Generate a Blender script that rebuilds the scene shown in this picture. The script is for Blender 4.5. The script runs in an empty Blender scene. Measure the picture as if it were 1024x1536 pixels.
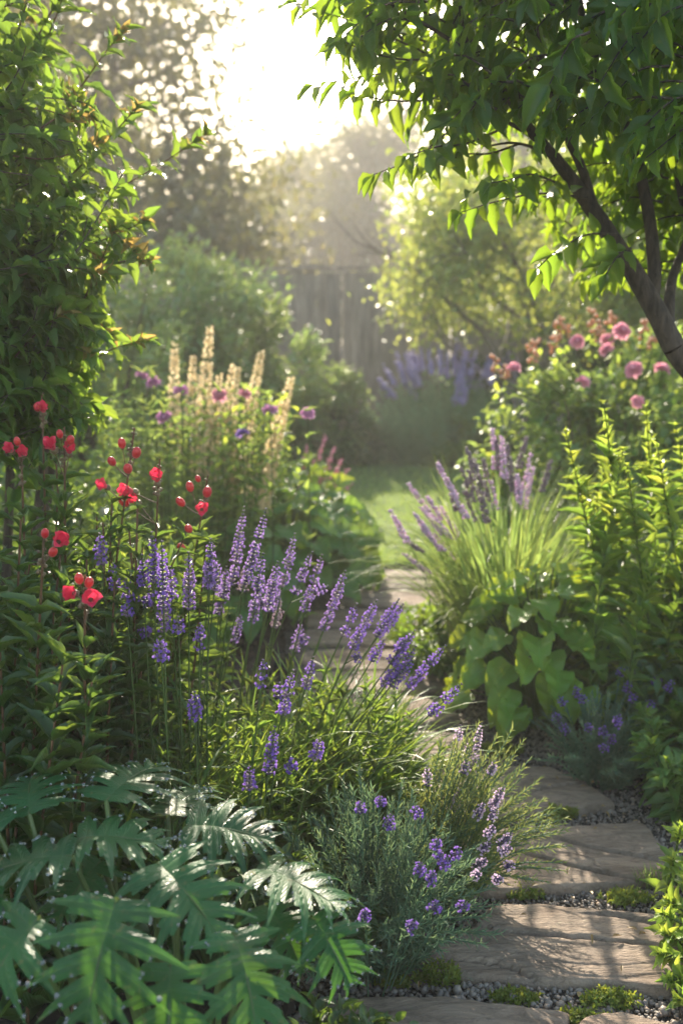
import bpy, math, random
import numpy as np
from mathutils import Vector, noise
C = bpy.context.scene
COL = C.collection
R = math.radians
# ------------------------------------------------------------------ camera
CAM_H = 1.35
F = 1500.0                     # focal length in photo pixels (photo is 1024 x 1536)
PITCH = R(11.24)
cam_d = bpy.data.cameras.new('camera')
cam = bpy.data.objects.new('camera', cam_d); COL.objects.link(cam)
cam.location = (0, 0, CAM_H)
cam.rotation_euler = (R(90) - PITCH, 0, 0)
cam_d.sensor_fit = 'VERTICAL'; cam_d.sensor_height = 36.0; cam_d.sensor_width = 24.0
cam_d.lens = F / 1536 * 36
cam_d.clip_start = 0.05; cam_d.clip_end = 500
cam_d.dof.use_dof = True; cam_d.dof.focus_distance = 2.0; cam_d.dof.aperture_fstop = 2.6
C.camera = cam
# ------------------------------------------------------------------ sky and sun
SUN_EL, SUN_AZ = 26.0, -7.0       # degrees; azimuth to the right of +Y
w = bpy.data.worlds.new('World'); C.world = w; w.use_nodes = True
nt = w.node_tree; nt.nodes.clear()
sky = nt.nodes.new('ShaderNodeTexSky'); sky.sky_type = 'NISHITA'; sky.sun_disc = False
sky.sun_elevation = R(SUN_EL); sky.sun_rotation = R(SUN_AZ)
sky.air_density = 1.0; sky.dust_density = 1.2; sky.ozone_density = 1.0; sky.altitude = 0
bg = nt.nodes.new('ShaderNodeBackground'); bg.inputs[1].default_value = 0.15
wo = nt.nodes.new('ShaderNodeOutputWorld')
wm = nt.nodes.new('ShaderNodeMix'); wm.data_type = 'RGBA'; wm.blend_type = 'MULTIPLY'; wm.inputs[0].default_value = 1; wm.inputs[7].default_value = (1.0, .94, .82, 1)
nt.links.new(sky.outputs[0], wm.inputs[6]); nt.links.new(wm.outputs[2], bg.inputs[0]); nt.links.new(bg.outputs[0], wo.inputs[0])
sd = bpy.data.lights.new('sun', 'SUN'); sd.energy = 4.0; sd.angle = R(0.6); sd.color = (1, 0.87, 0.70)
sun = bpy.data.objects.new('sun', sd); COL.objects.link(sun)
sdir = Vector((math.sin(R(SUN_AZ)) * math.cos(R(SUN_EL)), math.cos(R(SUN_AZ)) * math.cos(R(SUN_EL)), math.sin(R(SUN_EL))))
sun.rotation_euler = sdir.to_track_quat('Z', 'Y').to_euler(); sun.location = sdir * 60
C.view_settings.view_transform = 'Standard'; C.view_settings.look = 'None'
C.view_settings.exposure = 1.95; C.view_settings.gamma = 1
C.cycles.use_denoising = True
C.cycles.max_bounces = 8; C.cycles.diffuse_bounces = 4; C.cycles.transmission_bounces = 6; C.cycles.glossy_bounces = 3
C.cycles.volume_bounces = 1; C.cycles.transparent_max_bounces = 8
C.cycles.sample_clamp_indirect = 6.0
C.cycles.caustics_reflective = False; C.cycles.caustics_refractive = False

# ------------------------------------------------------------------ pixel -> world helpers (photo pixels)
CP, SP = math.cos(PITCH), math.sin(PITCH)
def ray(x, y):
    u = (x - 512) / F; v = (768 - y) / F
    return np.array([u, CP + v * SP, -SP + v * CP])
def at(x, y, Y):
    d = ray(x, y); return np.array([0, 0, CAM_H]) + d * (Y / d[1])
def gr(x, y, z=0.0):
    d = ray(x, y); return np.array([0, 0, CAM_H]) + d * ((z - CAM_H) / d[2])
def nrm(a):
    a = np.asarray(a, float); return a / np.maximum(np.linalg.norm(a, axis=-1, keepdims=True), 1e-9)
def cr(pts, n):
    """smooth curve through pts, n samples"""
    P = np.asarray(pts, float)
    if len(P) == 2:
        t = np.linspace(0, 1, n)[:, None]; return P[0] * (1 - t) + P[1] * t
    Q = np.vstack([2 * P[0] - P[1], P, 2 * P[-1] - P[-2]])
    out = []
    for t in np.linspace(0, len(P) - 1 - 1e-6, n):
        i = int(t); f = t - i; a, b, c, d = Q[i:i + 4]
        out.append(.5 * ((2 * b) + (c - a) * f + (2 * a - 5 * b + 4 * c - d) * f * f + (3 * b - a - 3 * c + d) * f ** 3))
    return np.array(out)

# ------------------------------------------------------------------ mesh builder
class MB:
    def __init__(s): s.V = []; s.F = []; s.A = []; s.n = 0; s.M = []
    def add(s, V, Fa, A=None, mi=0):
        V = np.asarray(V, float).reshape(-1, 3)
        if A is None: A = np.zeros((len(V), 3))
        s.V.append(V); s.A.append(np.asarray(A, float).reshape(-1, 3))
        Fa = np.asarray(Fa)
        s.F.append(Fa + s.n); s.M.append(np.full(len(Fa), mi)); s.n += len(V)
    def build(s, name, mats, parent=None, smooth=True):
        if not isinstance(mats, (list, tuple)): mats = [mats]
        me = bpy.data.meshes.new(name)
        if s.n:
            V = np.concatenate(s.V); A = np.concatenate(s.A)
            loops = np.concatenate([f.ravel() for f in s.F])
            tot = np.concatenate([np.full(len(f), f.shape[1]) for f in s.F])
            st = np.concatenate([[0], np.cumsum(tot)[:-1]])
            me.vertices.add(len(V)); me.vertices.foreach_set('co', V.ravel())
            me.loops.add(len(loops)); me.loops.foreach_set('vertex_index', loops.astype(np.int32))
            me.polygons.add(len(tot)); me.polygons.foreach_set('loop_start', st.astype(np.int32))
            me.polygons.foreach_set('material_index', np.concatenate(s.M).astype(np.int32))
            me.polygons.foreach_set('use_smooth', np.full(len(tot), smooth))
            at_ = me.attributes.new('leaf', 'FLOAT_VECTOR', 'POINT'); at_.data.foreach_set('vector', A.ravel())
            me.update(calc_edges=True)
        for m in mats: me.materials.append(m)
        o = bpy.data.objects.new(name, me); COL.objects.link(o)
        if parent is not None: o.parent = parent
        return o
def grid_faces(n, m, close=False):
    """(n rows) x (m cols) grid quads"""
    i = np.arange(n - 1)[:, None] * m; j = np.arange(m if close else m - 1)[None, :]
    k = (j + 1) % m
    return np.stack([(i + j), (i + k), (i + m + k), (i + m + j)], -1).reshape(-1, 4)
def tube(mb, pts, r, sides=6, mi=0, A=None):
    P = np.asarray(pts, float); n = len(P)
    r = np.full(n, r) if np.isscalar(r) else np.interp(np.linspace(0, 1, n), np.linspace(0, 1, len(r)), r)
    T = nrm(np.gradient(P, axis=0)); up = np.array([0.31, 0.17, 0.93])
    X = nrm(np.cross(T, up)); bad = np.linalg.norm(np.cross(T, up), axis=1) < .05
    X[bad] = nrm(np.cross(T[bad], [1, 0, 0])) if bad.any() else X[bad]
    Y = np.cross(T, X); a = np.linspace(0, 2 * np.pi, sides, endpoint=False)
    V = P[:, None] + r[:, None, None] * (np.cos(a)[None, :, None] * X[:, None] + np.sin(a)[None, :, None] * Y[:, None])
    At = np.zeros((n, sides, 3)); At[:, :, 1] = np.linspace(0, 1, n)[:, None]; At[:, :, 0] = a / 6.28
    mb.add(V, grid_faces(n, sides, True), At, mi)

# ------------------------------------------------------------------ leaf templates
def prof_oval(v): return np.sin(np.pi * np.clip(v, 0, 1) ** .8) ** .85 * (1 - .25 * v)
def prof_lance(v): return np.sin(np.pi * v ** .7) ** 1.0 * (1 - .35 * v)
def prof_heart(v): return np.clip(np.sin(np.pi * (v * .93 + .07) ** .62), 0, 1) ** .8
def prof_round(v): return np.sqrt(np.clip(1 - (2 * v - 1) ** 2, 0, 1))
def tpl(prof, n=7, h=2, fold=.2, curl=.25, wave=0.0, twist=0.0, ph=0.0):
    v = np.linspace(0, 1, n + 1); u = np.linspace(-1, 1, 2 * h + 1)
    pv = np.maximum(prof(v), .015)
    U, Vv = np.meshgrid(u, v)
    x = U * pv[:, None] * .5; y = Vv * 1.0
    z = fold * np.abs(U) * pv[:, None] * .5 - curl * Vv ** 2 + wave * np.abs(U) * np.sin(Vv * 17 + ph + U * 1.5) * .1
    y = y - .25 * abs(curl) * Vv ** 2 * 1.0
    x = x + twist * Vv ** 2 * .15
    return (np.stack([x, y, z], -1).reshape(-1, 3), grid_faces(n + 1, 2 * h + 1), np.stack([U, Vv], -1).reshape(-1, 2))
LF = dict(
    oval=[tpl(prof_oval, 7, 2, f, c, w_, t, p) for f, c, w_, t, p in ((.35, .12, .3, .3, 0), (.25, .3, .5, -.4, 1), (.5, .22, .4, .2, 2), (.3, .42, .6, 0, 3))],
    ovals=[tpl(prof_oval, 4, 1, f, c) for f, c in ((.35, .15), (.25, .3), (.5, .25))],
    lance=[tpl(prof_lance, 7, 1, f, c, .3, t, p) for f, c, t, p in ((.5, .15, .5, 0), (.4, .32, -.5, 1), (.6, .5, .3, 2), (.4, .05, 0, 3))],
    heart=[tpl(prof_heart, 12, 4, f, c, w_, t, p) for f, c, w_, t, p in ((.28, .25, .5, .3, 0), (.4, .38, .8, -.4, 1), (.2, .5, .6, .2, 2), (.45, .3, 1.0, 0, 4))],
    kite=[tpl(prof_oval, 2, 1, f, c) for f, c in ((.3, .1), (.2, .3))],
    needle=[tpl(prof_lance, 3, 1, .2, c) for c in (.05, .25, -.15)],
    petal=[tpl(prof_round, 4, 2, f, c) for f, c in ((.5, -.35), (.4, .1), (.5, .35))],
)
def place(mb, kind, P, D, N, L, Wd, rng, mi=0, rnd=None):
    P = np.asarray(P, float).reshape(-1, 3); n = len(P)
    if n == 0: return
    D = nrm(np.broadcast_to(D, (n, 3))); N = np.broadcast_to(N, (n, 3))
    L = np.broadcast_to(L, (n,)); Wd = np.broadcast_to(Wd, (n,))
    X = nrm(np.cross(D, N)); Z = np.cross(X, D)
    if rnd is None: rnd = rng.random(n)
    rnd = np.broadcast_to(rnd, (n,))
    ts = LF[kind]; ch = rng.integers(0, len(ts), n)
    for k, (tv, tf, tu) in enumerate(ts):
        s = ch == k
        if not s.any(): continue
        m = int(s.sum())
        V = P[s][:, None] + X[s][:, None] * (tv[None, :, 0:1] * Wd[s][:, None, None]) + D[s][:, None] * (tv[None, :, 1:2] * L[s][:, None, None]) + Z[s][:, None] * (tv[None, :, 2:3] * L[s][:, None, None])
        A = np.zeros((m, len(tv), 3)); A[:, :, :2] = tu[None]; A[:, :, 2] = rnd[s][:, None]
        Fa = tf[None] + (np.arange(m) * len(tv))[:, None, None]
        mb.add(V, Fa.reshape(-1, 4), A, mi)
def rvec(rng, n, s=1.0): return rng.normal(0, s, (n, 3))
def leafy(lm, pts, nodes, L, Wd, rng, per=1, ang=50, start=.1, kind='oval', droop=.15, sizef=None, mi=0, up=.5, jit=.15, phase=None):
    """leaves along a stem"""
    P = np.asarray(pts, float); n = len(P)
    t = np.linspace(start, 1, nodes); ft = t * (n - 1)
    i = np.minimum(ft.astype(int), n - 2); f = (ft - i)[:, None]
    pos = P[i] * (1 - f) + P[i + 1] * f; T = nrm(P[i + 1] - P[i])
    A1 = nrm(np.cross(T, [.2, .1, 1.0])); A2 = np.cross(T, A1)
    ph0 = rng.random() * 6.28 if phase is None else phase
    for q in range(per):
        ph = ph0 + np.arange(nodes) * (math.pi / 2 if per == 2 else (math.pi if per == 1 and up > .7 else 2.4)) + q * 2 * math.pi / per + rng.normal(0, .25, nodes)
        out = np.cos(ph)[:, None] * A1 + np.sin(ph)[:, None] * A2
        a = R(ang) * (1 + rng.normal(0, .15, nodes)); a = a * (1 - .45 * t)
        D = T * np.cos(a)[:, None] + out * np.sin(a)[:, None] + rvec(rng, nodes, jit)
        D[:, 2] -= droop
        N = nrm(T - D * np.sum(T * D, 1, keepdims=True)) + np.array([0, 0, up]) + rvec(rng, nodes, .2)
        s = (1 - .0 * t) if sizef is None else sizef(t)
        s = s * (1 + rng.normal(0, .2, nodes)); s = np.clip(s, .1, 2)
        place(lm, kind, pos, D, N, L * s, Wd * s, rng, mi)
def blades(mb, base, az, L, w0, th0, th1, rng, n=9, mi=0, p=1.3, flat=False):
    """arching strap leaves: th = angle from vertical at base and tip"""
    N = len(base); s = np.linspace(0, 1, n + 1)
    th = th0[:, None] + (th1 - th0)[:, None] * s[None] ** p
    ds = L[:, None] / n
    h = np.concatenate([np.zeros((N, 1)), np.cumsum(np.sin(th[:, :-1]) * ds, 1)], 1)
    z = np.concatenate([np.zeros((N, 1)), np.cumsum(np.cos(th[:, :-1]) * ds, 1)], 1)
    o = np.stack([np.cos(az), np.sin(az), 0 * az], -1)
    side = np.stack([-np.sin(az), np.cos(az), 0 * az], -1)
    Pc = base[:, None] + o[:, None] * h[..., None] + np.array([0, 0, 1.0]) * z[..., None]
    sw = rng.normal(0, .05, N); Pc = Pc + side[:, None] * (sw[:, None] * L[:, None] * s[None] ** 2)[..., None]
    wd = w0[:, None] * (np.clip(1 - s ** 2.2, .03, 1) * np.minimum(1, .5 + 2 * s))[None] * .5
    nrmv = -np.cos(th)[..., None] * o[:, None] + np.sin(th)[..., None] * np.array([0, 0, 1.0])
    V = np.stack([Pc - side[:, None] * wd[..., None] + nrmv * wd[..., None] * .5, Pc, Pc + side[:, None] * wd[..., None] + nrmv * wd[..., None] * .5], 2)
    A = np.zeros(V.shape); A[..., 0] = np.array([-1, 0, 1.0]); A[..., 1] = s[None, :, None]; A[..., 2] = rng.random(N)[:, None, None]
    Fa = grid_faces(n + 1, 3)[None] + (np.arange(N) * (n + 1) * 3)[:, None, None]
    mb.add(V, Fa.reshape(-1, 4), A, mi)
def ico(sub=1):
    import bmesh
    bm = bmesh.new(); bmesh.ops.create_icosphere(bm, subdivisions=sub, radius=1)
    V = np.array([v.co[:] for v in bm.verts]); Fa = np.array([[v.index for v in f.verts] for f in bm.faces]); bm.free(); return V, Fa
ICO1, ICO2 = ico(1), ico(2)
def blobs(mb, P, S, rng, tp=ICO1, mi=0, rough=.15, dirs=None, rnd=None):
    """little ellipsoids: S (n,3) half sizes, random or given axis"""
    P = np.asarray(P, float).reshape(-1, 3); n = len(P); S = np.broadcast_to(S, (n, 3))
    tv, tf = tp
    a = nrm(rvec(rng, n)) if dirs is None else nrm(np.broadcast_to(dirs, (n, 3)))
    b = nrm(np.cross(a, rvec(rng, n))); c = np.cross(a, b)
    k = 1 + rng.normal(0, rough, (n, len(tv), 1)) if rough else 1
    V = tv[None] * k * S[:, None]
    V = P[:, None] + V[..., 0:1] * b[:, None] + V[..., 1:2] * c[:, None] + V[..., 2:3] * a[:, None]
    A = np.zeros(V.shape); A[..., 1] = (tv[None, :, 2] + 1) / 2; A[..., 2] = (rng.random(n) if rnd is None else rnd)[:, None]
    mb.add(V, (tf[None] + (np.arange(n) * len(tv))[:, None, None]).reshape(-1, 3), A, mi)

# ------------------------------------------------------------------ materials
class NT:
    def __init__(s, name):
        s.m = bpy.data.materials.new(name); s.m.use_nodes = True; s.t = s.m.node_tree; s.t.nodes.clear()
    def n(s, typ, **k):
        nd = s.t.nodes.new(typ)
        for a, b in k.items():
            if a.startswith('i_'):
                key = a[2:]; key = int(key) if key.isdigit() else key.replace('_', ' ')
                s.l(b, nd.inputs[key]) if isinstance(b, bpy.types.NodeSocket) else setattr(nd.inputs[key], 'default_value', b)
            else: setattr(nd, a, b)
        return nd
    def l(s, a, b): s.t.links.new(a, b)
    def math(s, op, a, b=0.0, c=0.0):
        nd = s.t.nodes.new('ShaderNodeMath'); nd.operation = op
        for i, q in enumerate((a, b, c)):
            if isinstance(q, bpy.types.NodeSocket): s.l(q, nd.inputs[i])
            else: nd.inputs[i].default_value = q
        return nd.outputs[0]
    def mix(s, f, a, b, blend='MIX'):
        nd = s.t.nodes.new('ShaderNodeMix'); nd.data_type = 'RGBA'; nd.blend_type = blend
        for i, q in ((0, f), (6, a), (7, b)):
            if isinstance(q, bpy.types.NodeSocket): s.l(q, nd.inputs[i])
            else: nd.inputs[i].default_value = (*q, 1) if isinstance(q, tuple) and len(q) == 3 else q
        return nd.outputs[2]
    def rng(s, v, a, b, c=0.0, d=1.0):
        nd = s.t.nodes.new('ShaderNodeMapRange'); s.l(v, nd.inputs[0])
        for i, q in enumerate((a, b, c, d)): nd.inputs[i + 1].default_value = q
        return nd.outputs[0]
    def noise(s, scale, detail=3, rough=.5, vec=None, dist=0.0):
        nd = s.t.nodes.new('ShaderNodeTexNoise'); nd.inputs['Scale'].default_value = scale
        nd.inputs['Detail'].default_value = detail; nd.inputs['Roughness'].default_value = rough; nd.inputs['Distortion'].default_value = dist
        if vec is not None: s.l(vec, nd.inputs['Vector'])
        return nd.outputs[0]
    def out(s, sh): o = s.t.nodes.new('ShaderNodeOutputMaterial'); s.l(sh, o.inputs[0]); return s.m
def leaf_mat(name, c1, c2, tr, k=.4, rough=.42, rib=.45, ribc=None, vein=.3, tip=None, spec=.5, base=None, spots=0.0, ribs=0, lobes=0):
    """c1..c2: leaf colours from plant to plant; tr: light coming through the blade"""
    T = NT(name); at_ = T.n('ShaderNodeAttribute', attribute_name='leaf'); sp = T.n('ShaderNodeSeparateXYZ'); T.l(at_.outputs['Vector'], sp.inputs[0])
    u, v, r = sp.outputs; au = T.math('ABSOLUTE', u)
    geo = T.n('ShaderNodeTexCoord').outputs['Object']
    no = T.noise(9, 2, .5, geo)
    col = T.mix(r, c1, c2); 
    fac = T.rng(no, .3, .7, .72, 1.28)
    mul = T.n('ShaderNodeVectorMath', operation='SCALE'); T.l(col, mul.inputs[0]); T.l(fac, mul.inputs['Scale']); col = mul.outputs[0]
    trc = T.mix(r, tr, tuple(min(1, a * b) for a, b in zip(tr, (1.25, .98, .8))))
    if tip:
        tf = T.rng(v, .55, 1.0); col = T.mix(tf, col, tip)
    if base:
        tf = T.rng(v, .45, .0); col = T.mix(tf, col, base)
    if spots:
        sn = T.noise(60, 2, .6, geo); col = T.mix(T.math('MULTIPLY', T.rng(sn, .63, .7), spots), col, (.22, .17, .06))
    ribf = T.math('MULTIPLY', T.rng(au, .1, .02), rib)
    col = T.mix(ribf, col, ribc or tuple(min(1, a * 2.2 + .03) for a in c1))
    # side veins
    vv = T.math('SINE', T.math('MULTIPLY', T.math('SUBTRACT', v, T.math('MULTIPLY', au, .22)), 55.0))
    fine = T.noise(170, 2, .5, geo)
    if ribs: vv = T.math('SINE', T.math('MULTIPLY', au, float(ribs)))
    if lobes:
        fr = T.math('ABSOLUTE', T.math('SUBTRACT', T.math('FRACT', T.math('MULTIPLY', v, float(lobes))), .5)); vl = T.rng(fr, .07, .01)
        col = T.mix(T.math('MULTIPLY', vl, .45), col, ribc or c2); vv = T.math('ADD', T.math('MULTIPLY', vl, -2.0), T.math('SINE', T.math('MULTIPLY', T.math('ADD', T.math('MULTIPLY', v, 6.0), T.math('MULTIPLY', au, .35)), 60.0))); vein = .5
    hgt = T.math('ADD', T.math('MULTIPLY', vv, vein), T.math('MULTIPLY', fine, .5))
    bp = T.n('ShaderNodeBump', i_Strength=.5 if (ribs or lobes) else .35, i_Distance=.003 if (ribs or lobes) else .002); T.l(hgt, bp.inputs['Height'])
    pr = T.n('ShaderNodeBsdfPrincipled'); T.l(col, pr.inputs['Base Color']); T.l(bp.outputs[0], pr.inputs['Normal'])
    T.l(T.rng(no, .2, .8, rough - .08, rough + .12), pr.inputs['Roughness']); pr.inputs['Specular IOR Level'].default_value = spec
    tl = T.n('ShaderNodeBsdfTranslucent'); T.l(trc, tl.inputs[0])
    mx = T.n('ShaderNodeMixShader'); mx.inputs[0].default_value = k; T.l(pr.outputs[0], mx.inputs[1]); T.l(tl.outputs[0], mx.inputs[2])
    return T.out(mx.outputs[0])
def bark_mat(name, c1, c2, sc=40, rough=.85):
    T = NT(name); co = T.n('ShaderNodeTexCoord').outputs['Object']
    mp = T.n('ShaderNodeMapping'); T.l(co, mp.inputs[0]); mp.inputs['Scale'].default_value = (1, 1, .25)
    a = T.noise(sc, 5, .65, mp.outputs[0], .4); b = T.noise(sc * .15, 2, .5, co)
    col = T.mix(T.rng(a, .3, .7), c1, c2); col = T.mix(T.math('MULTIPLY', T.rng(b, .5, .7), .4), col, tuple(x * .6 for x in c1))
    bp = T.n('ShaderNodeBump', i_Strength=1.0, i_Distance=.012); T.l(a, bp.inputs['Height'])
    pr = T.n('ShaderNodeBsdfPrincipled', i_Roughness=rough); T.l(col, pr.inputs[0]); T.l(bp.outputs[0], pr.inputs['Normal'])
    return T.out(pr.outputs[0])
def petal_mat(name, c1, c2, tr, k=.4, rough=.55, grad=None):
    T = NT(name); at_ = T.n('ShaderNodeAttribute', attribute_name='leaf'); sp = T.n('ShaderNodeSeparateXYZ'); T.l(at_.outputs['Vector'], sp.inputs[0])
    col = T.mix(sp.outputs[2], c1, c2)
    if grad: col = T.mix(T.rng(sp.outputs[1], .5, 1.0), grad, col)
    pr = T.n('ShaderNodeBsdfPrincipled', i_Roughness=rough); T.l(col, pr.inputs[0])
    pr.inputs['Sheen Weight'].default_value = .15
    tl = T.n('ShaderNodeBsdfTranslucent'); T.l(T.mix(.5, col, tr), tl.inputs[0])
    mx = T.n('ShaderNodeMixShader'); mx.inputs[0].default_value = k; T.l(pr.outputs[0], mx.inputs[1]); T.l(tl.outputs[0], mx.inputs[2])
    return T.out(mx.outputs[0])
M = {}
M['stem'] = leaf_mat('green_stem', (.07, .11, .03), (.10, .15, .04), (.25, .35, .06), k=.15, rib=0, vein=0)
M['redstem'] = leaf_mat('reddish_stem', (.12, .06, .03), (.14, .10, .04), (.25, .15, .06), k=.1, rib=0, vein=0)
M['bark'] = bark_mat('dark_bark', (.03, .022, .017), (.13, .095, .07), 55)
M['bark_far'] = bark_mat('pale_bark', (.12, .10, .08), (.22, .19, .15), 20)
M['shrub'] = leaf_mat('shrub_leaf', (.035, .085, .022), (.06, .125, .03), (.28, .48, .05), k=.40, rough=.36, spec=.4, spots=.3)
M['shrub_tip'] = leaf_mat('young_shrub_leaf', (.16, .14, .045), (.13, .16, .045), (.55, .42, .12), k=.45)
M['tree'] = leaf_mat('tree_leaf', (.020, .062, .018), (.038, .095, .026), (.36, .60, .035), k=.40, rough=.38, spec=.4, spots=.4)
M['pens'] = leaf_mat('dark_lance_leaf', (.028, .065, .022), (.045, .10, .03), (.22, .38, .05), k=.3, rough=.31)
M['strap'] = leaf_mat('strap_leaf', (.045, .12, .03), (.08, .16, .035), (.33, .52, .06), k=.38, rough=.38, vein=0)
M['grassy'] = leaf_mat('grass_blade_green', (.07, .13, .045), (.13, .19, .06), (.34, .52, .12), k=.42, rough=.42, vein=0, rib=.2)
M['lav'] = leaf_mat('grey_green_leaf', (.085, .16, .105), (.13, .20, .125), (.25, .42, .18), k=.3, rough=.6, vein=0, rib=.1)
M['sage'] = leaf_mat('sage_leaf', (.20, .34, .19), (.26, .38, .22), (.42, .60, .28), k=.38, rough=.6, vein=0, rib=.1)
M['rosem'] = leaf_mat('fine_green_leaf', (.10, .17, .05), (.15, .21, .065), (.38, .48, .13), k=.35, rough=.55, vein=0, rib=.1)
M['acan'] = leaf_mat('lobed_leaf', (.012, .078, .022), (.024, .112, .03), (.16, .42, .03), k=.24, rough=.38, spec=.38, vein=0, rib=.6, ribc=(.07, .15, .05), lobes=5, spots=.5)
M['hosta'] = leaf_mat('heart_leaf', (.07, .19, .025), (.13, .26, .035), (.52, .72, .035), k=.40, rough=.34, vein=.9, rib=.3, ribs=34, spots=.4)
M['hosta_dark'] = leaf_mat('dark_heart_leaf', (.06, .18, .04), (.09, .23, .05), (.35, .58, .05), k=.36, rough=.34, vein=.9, rib=.3, ribs=34)
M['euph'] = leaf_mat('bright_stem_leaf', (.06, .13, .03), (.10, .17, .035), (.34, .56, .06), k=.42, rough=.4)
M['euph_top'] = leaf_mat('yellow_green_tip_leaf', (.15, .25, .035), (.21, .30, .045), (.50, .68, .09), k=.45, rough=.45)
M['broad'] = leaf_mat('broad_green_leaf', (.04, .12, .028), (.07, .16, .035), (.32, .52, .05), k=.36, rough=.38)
M['rosebush'] = leaf_mat('rose_leaf', (.05, .13, .035), (.09, .18, .045), (.36, .54, .11), k=.4, rough=.36)
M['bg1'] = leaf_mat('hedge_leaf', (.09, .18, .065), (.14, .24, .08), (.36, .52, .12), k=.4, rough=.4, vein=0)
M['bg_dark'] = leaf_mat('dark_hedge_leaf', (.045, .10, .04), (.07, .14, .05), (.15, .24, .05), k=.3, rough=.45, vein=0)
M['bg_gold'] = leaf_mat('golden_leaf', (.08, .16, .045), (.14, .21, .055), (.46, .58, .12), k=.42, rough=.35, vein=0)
M['far'] = leaf_mat('far_tree_leaf', (.04, .06, .03), (.06, .075, .035), (.3, .32, .10), k=.3, rough=.5, vein=0, rib=0)
M['moss'] = leaf_mat('moss_leaf', (.08, .14, .02), (.14, .19, .03), (.4, .5, .05), k=.35, rough=.6, vein=0, rib=0)
M['lawn'] = leaf_mat('lawn_blade', (.12, .25, .07), (.16, .29, .08), (.4, .6, .14), k=.4, rough=.5, vein=0, rib=0)
M['purple'] = petal_mat('purple_petal', (.16, .07, .40), (.28, .14, .52), (.55, .35, .9))
M['mauve'] = petal_mat('mauve_petal', (.72, .54, .74), (.80, .66, .76), (.9, .65, .85), k=.5)
M['calyx'] = petal_mat('dark_calyx', (.055, .03, .11), (.12, .08, .15), (.3, .15, .35), k=.2)
M['calyx_pale'] = petal_mat('dusty_calyx', (.20, .14, .20), (.30, .21, .24), (.6, .45, .5), k=.3)
M['red'] = petal_mat('coral_red_petal', (.60, .018, .065), (.72, .05, .10), (.85, .05, .12), k=.35, rough=.4)
M['redbud'] = petal_mat('red_bud', (.55, .02, .03), (.62, .05, .04), (.85, .08, .08), k=.2, rough=.35)
M['budgreen'] = petal_mat('brown_bud', (.14, .09, .05), (.2, .15, .07), (.4, .3, .1), k=.2)
M['cream'] = petal_mat('cream_petal', (.72, .58, .34), (.78, .66, .42), (.98, .85, .55), k=.5)
M['pink'] = petal_mat('pink_petal', (.78, .28, .38), (.84, .44, .52), (.95, .5, .6), k=.35)
M['orchid'] = petal_mat('orchid_petal', (.66, .26, .50), (.72, .38, .60), (.9, .5, .8), k=.35)
M['peach'] = petal_mat('peach_bud', (.68, .33, .18), (.72, .42, .24), (.95, .6, .35), k=.35)
M['violet'] = petal_mat('violet_petal', (.24, .12, .42), (.36, .22, .50), (.6, .4, .85))
M['catmint'] = petal_mat('pale_violet_petal', (.34, .27, .52), (.45, .38, .60), (.6, .5, .8), k=.35)
T = NT('water_droplet'); pr = T.n('ShaderNodeBsdfPrincipled', i_Roughness=.04); pr.inputs['Base Color'].default_value = (.95, .98, 1, 1)
pr.inputs['Transmission Weight'].default_value = .85; pr.inputs['IOR'].default_value = 1.33; M['drop'] = T.out(pr.outputs[0])

# ------------------------------------------------------------------ object helpers
def thing(name, label, cat, group=None, loc=(0, 0, 0)):
    o = bpy.data.objects.new(name, None); COL.objects.link(o); o.location = loc; o.empty_display_size = .1
    o['label'] = label; o['category'] = cat
    if group: o['group'] = group
    return o
def tag(o, label, cat, group=None):
    o['label'] = label; o['category'] = cat
    if group: o['group'] = group
    return o
def struct(o): o['kind'] = 'structure'; return o
def stuff(o, label, cat): o['kind'] = 'stuff'; o['label'] = label; o['category'] = cat; return o
def local(o):
    """children were modelled in world space: keep them there under an Empty that stands at the base"""
    for c in o.children: c.matrix_parent_inverse = o.matrix_basis.inverted()
    return o
def setbase(root, p):
    root.location = Vector(p)
    M_ = root.matrix_basis.copy(); inv = M_.inverted()
    for c in root.children: c.matrix_parent_inverse = inv

# ================================================================== SETTING
def soil_mat():
    T = NT('soil'); co = T.n('ShaderNodeTexCoord').outputs['Object']
    a = T.noise(45, 6, .7, co); b = T.noise(7, 3, .6, co)
    col = T.mix(T.rng(a, .35, .7), (.018, .012, .008), (.06, .042, .028)); col = T.mix(T.math('MULTIPLY', T.rng(b, .5, .75), .35), col, (.03, .04, .012))
    bp = T.n('ShaderNodeBump', i_Strength=1.0, i_Distance=.02); T.l(a, bp.inputs['Height'])
    pr = T.n('ShaderNodeBsdfPrincipled', i_Roughness=.9); T.l(col, pr.inputs[0]); T.l(bp.outputs[0], pr.inputs['Normal'])
    return T.out(pr.outputs[0])
def gravel_mat():
    T = NT('fine_gravel'); co = T.n('ShaderNodeTexCoord').outputs['Object']
    vo = T.n('ShaderNodeTexVoronoi', i_Scale=95.0); T.l(co, vo.inputs['Vector'])
    sp = T.n('ShaderNodeSeparateXYZ'); T.l(vo.outputs['Color'], sp.inputs[0])
    col = T.mix(sp.outputs[0], (.07, .06, .05), (.24, .21, .18)); col = T.mix(T.rng(vo.outputs['Distance'], .25, .6), col, (.025, .02, .015))
    bp = T.n('ShaderNodeBump', i_Strength=1.0, i_Distance=.012, invert=True); T.l(vo.outputs['Distance'], bp.inputs['Height'])
    pr = T.n('ShaderNodeBsdfPrincipled', i_Roughness=.8); T.l(col, pr.inputs[0]); T.l(bp.outputs[0], pr.inputs['Normal'])
    return T.out(pr.outputs[0])
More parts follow.
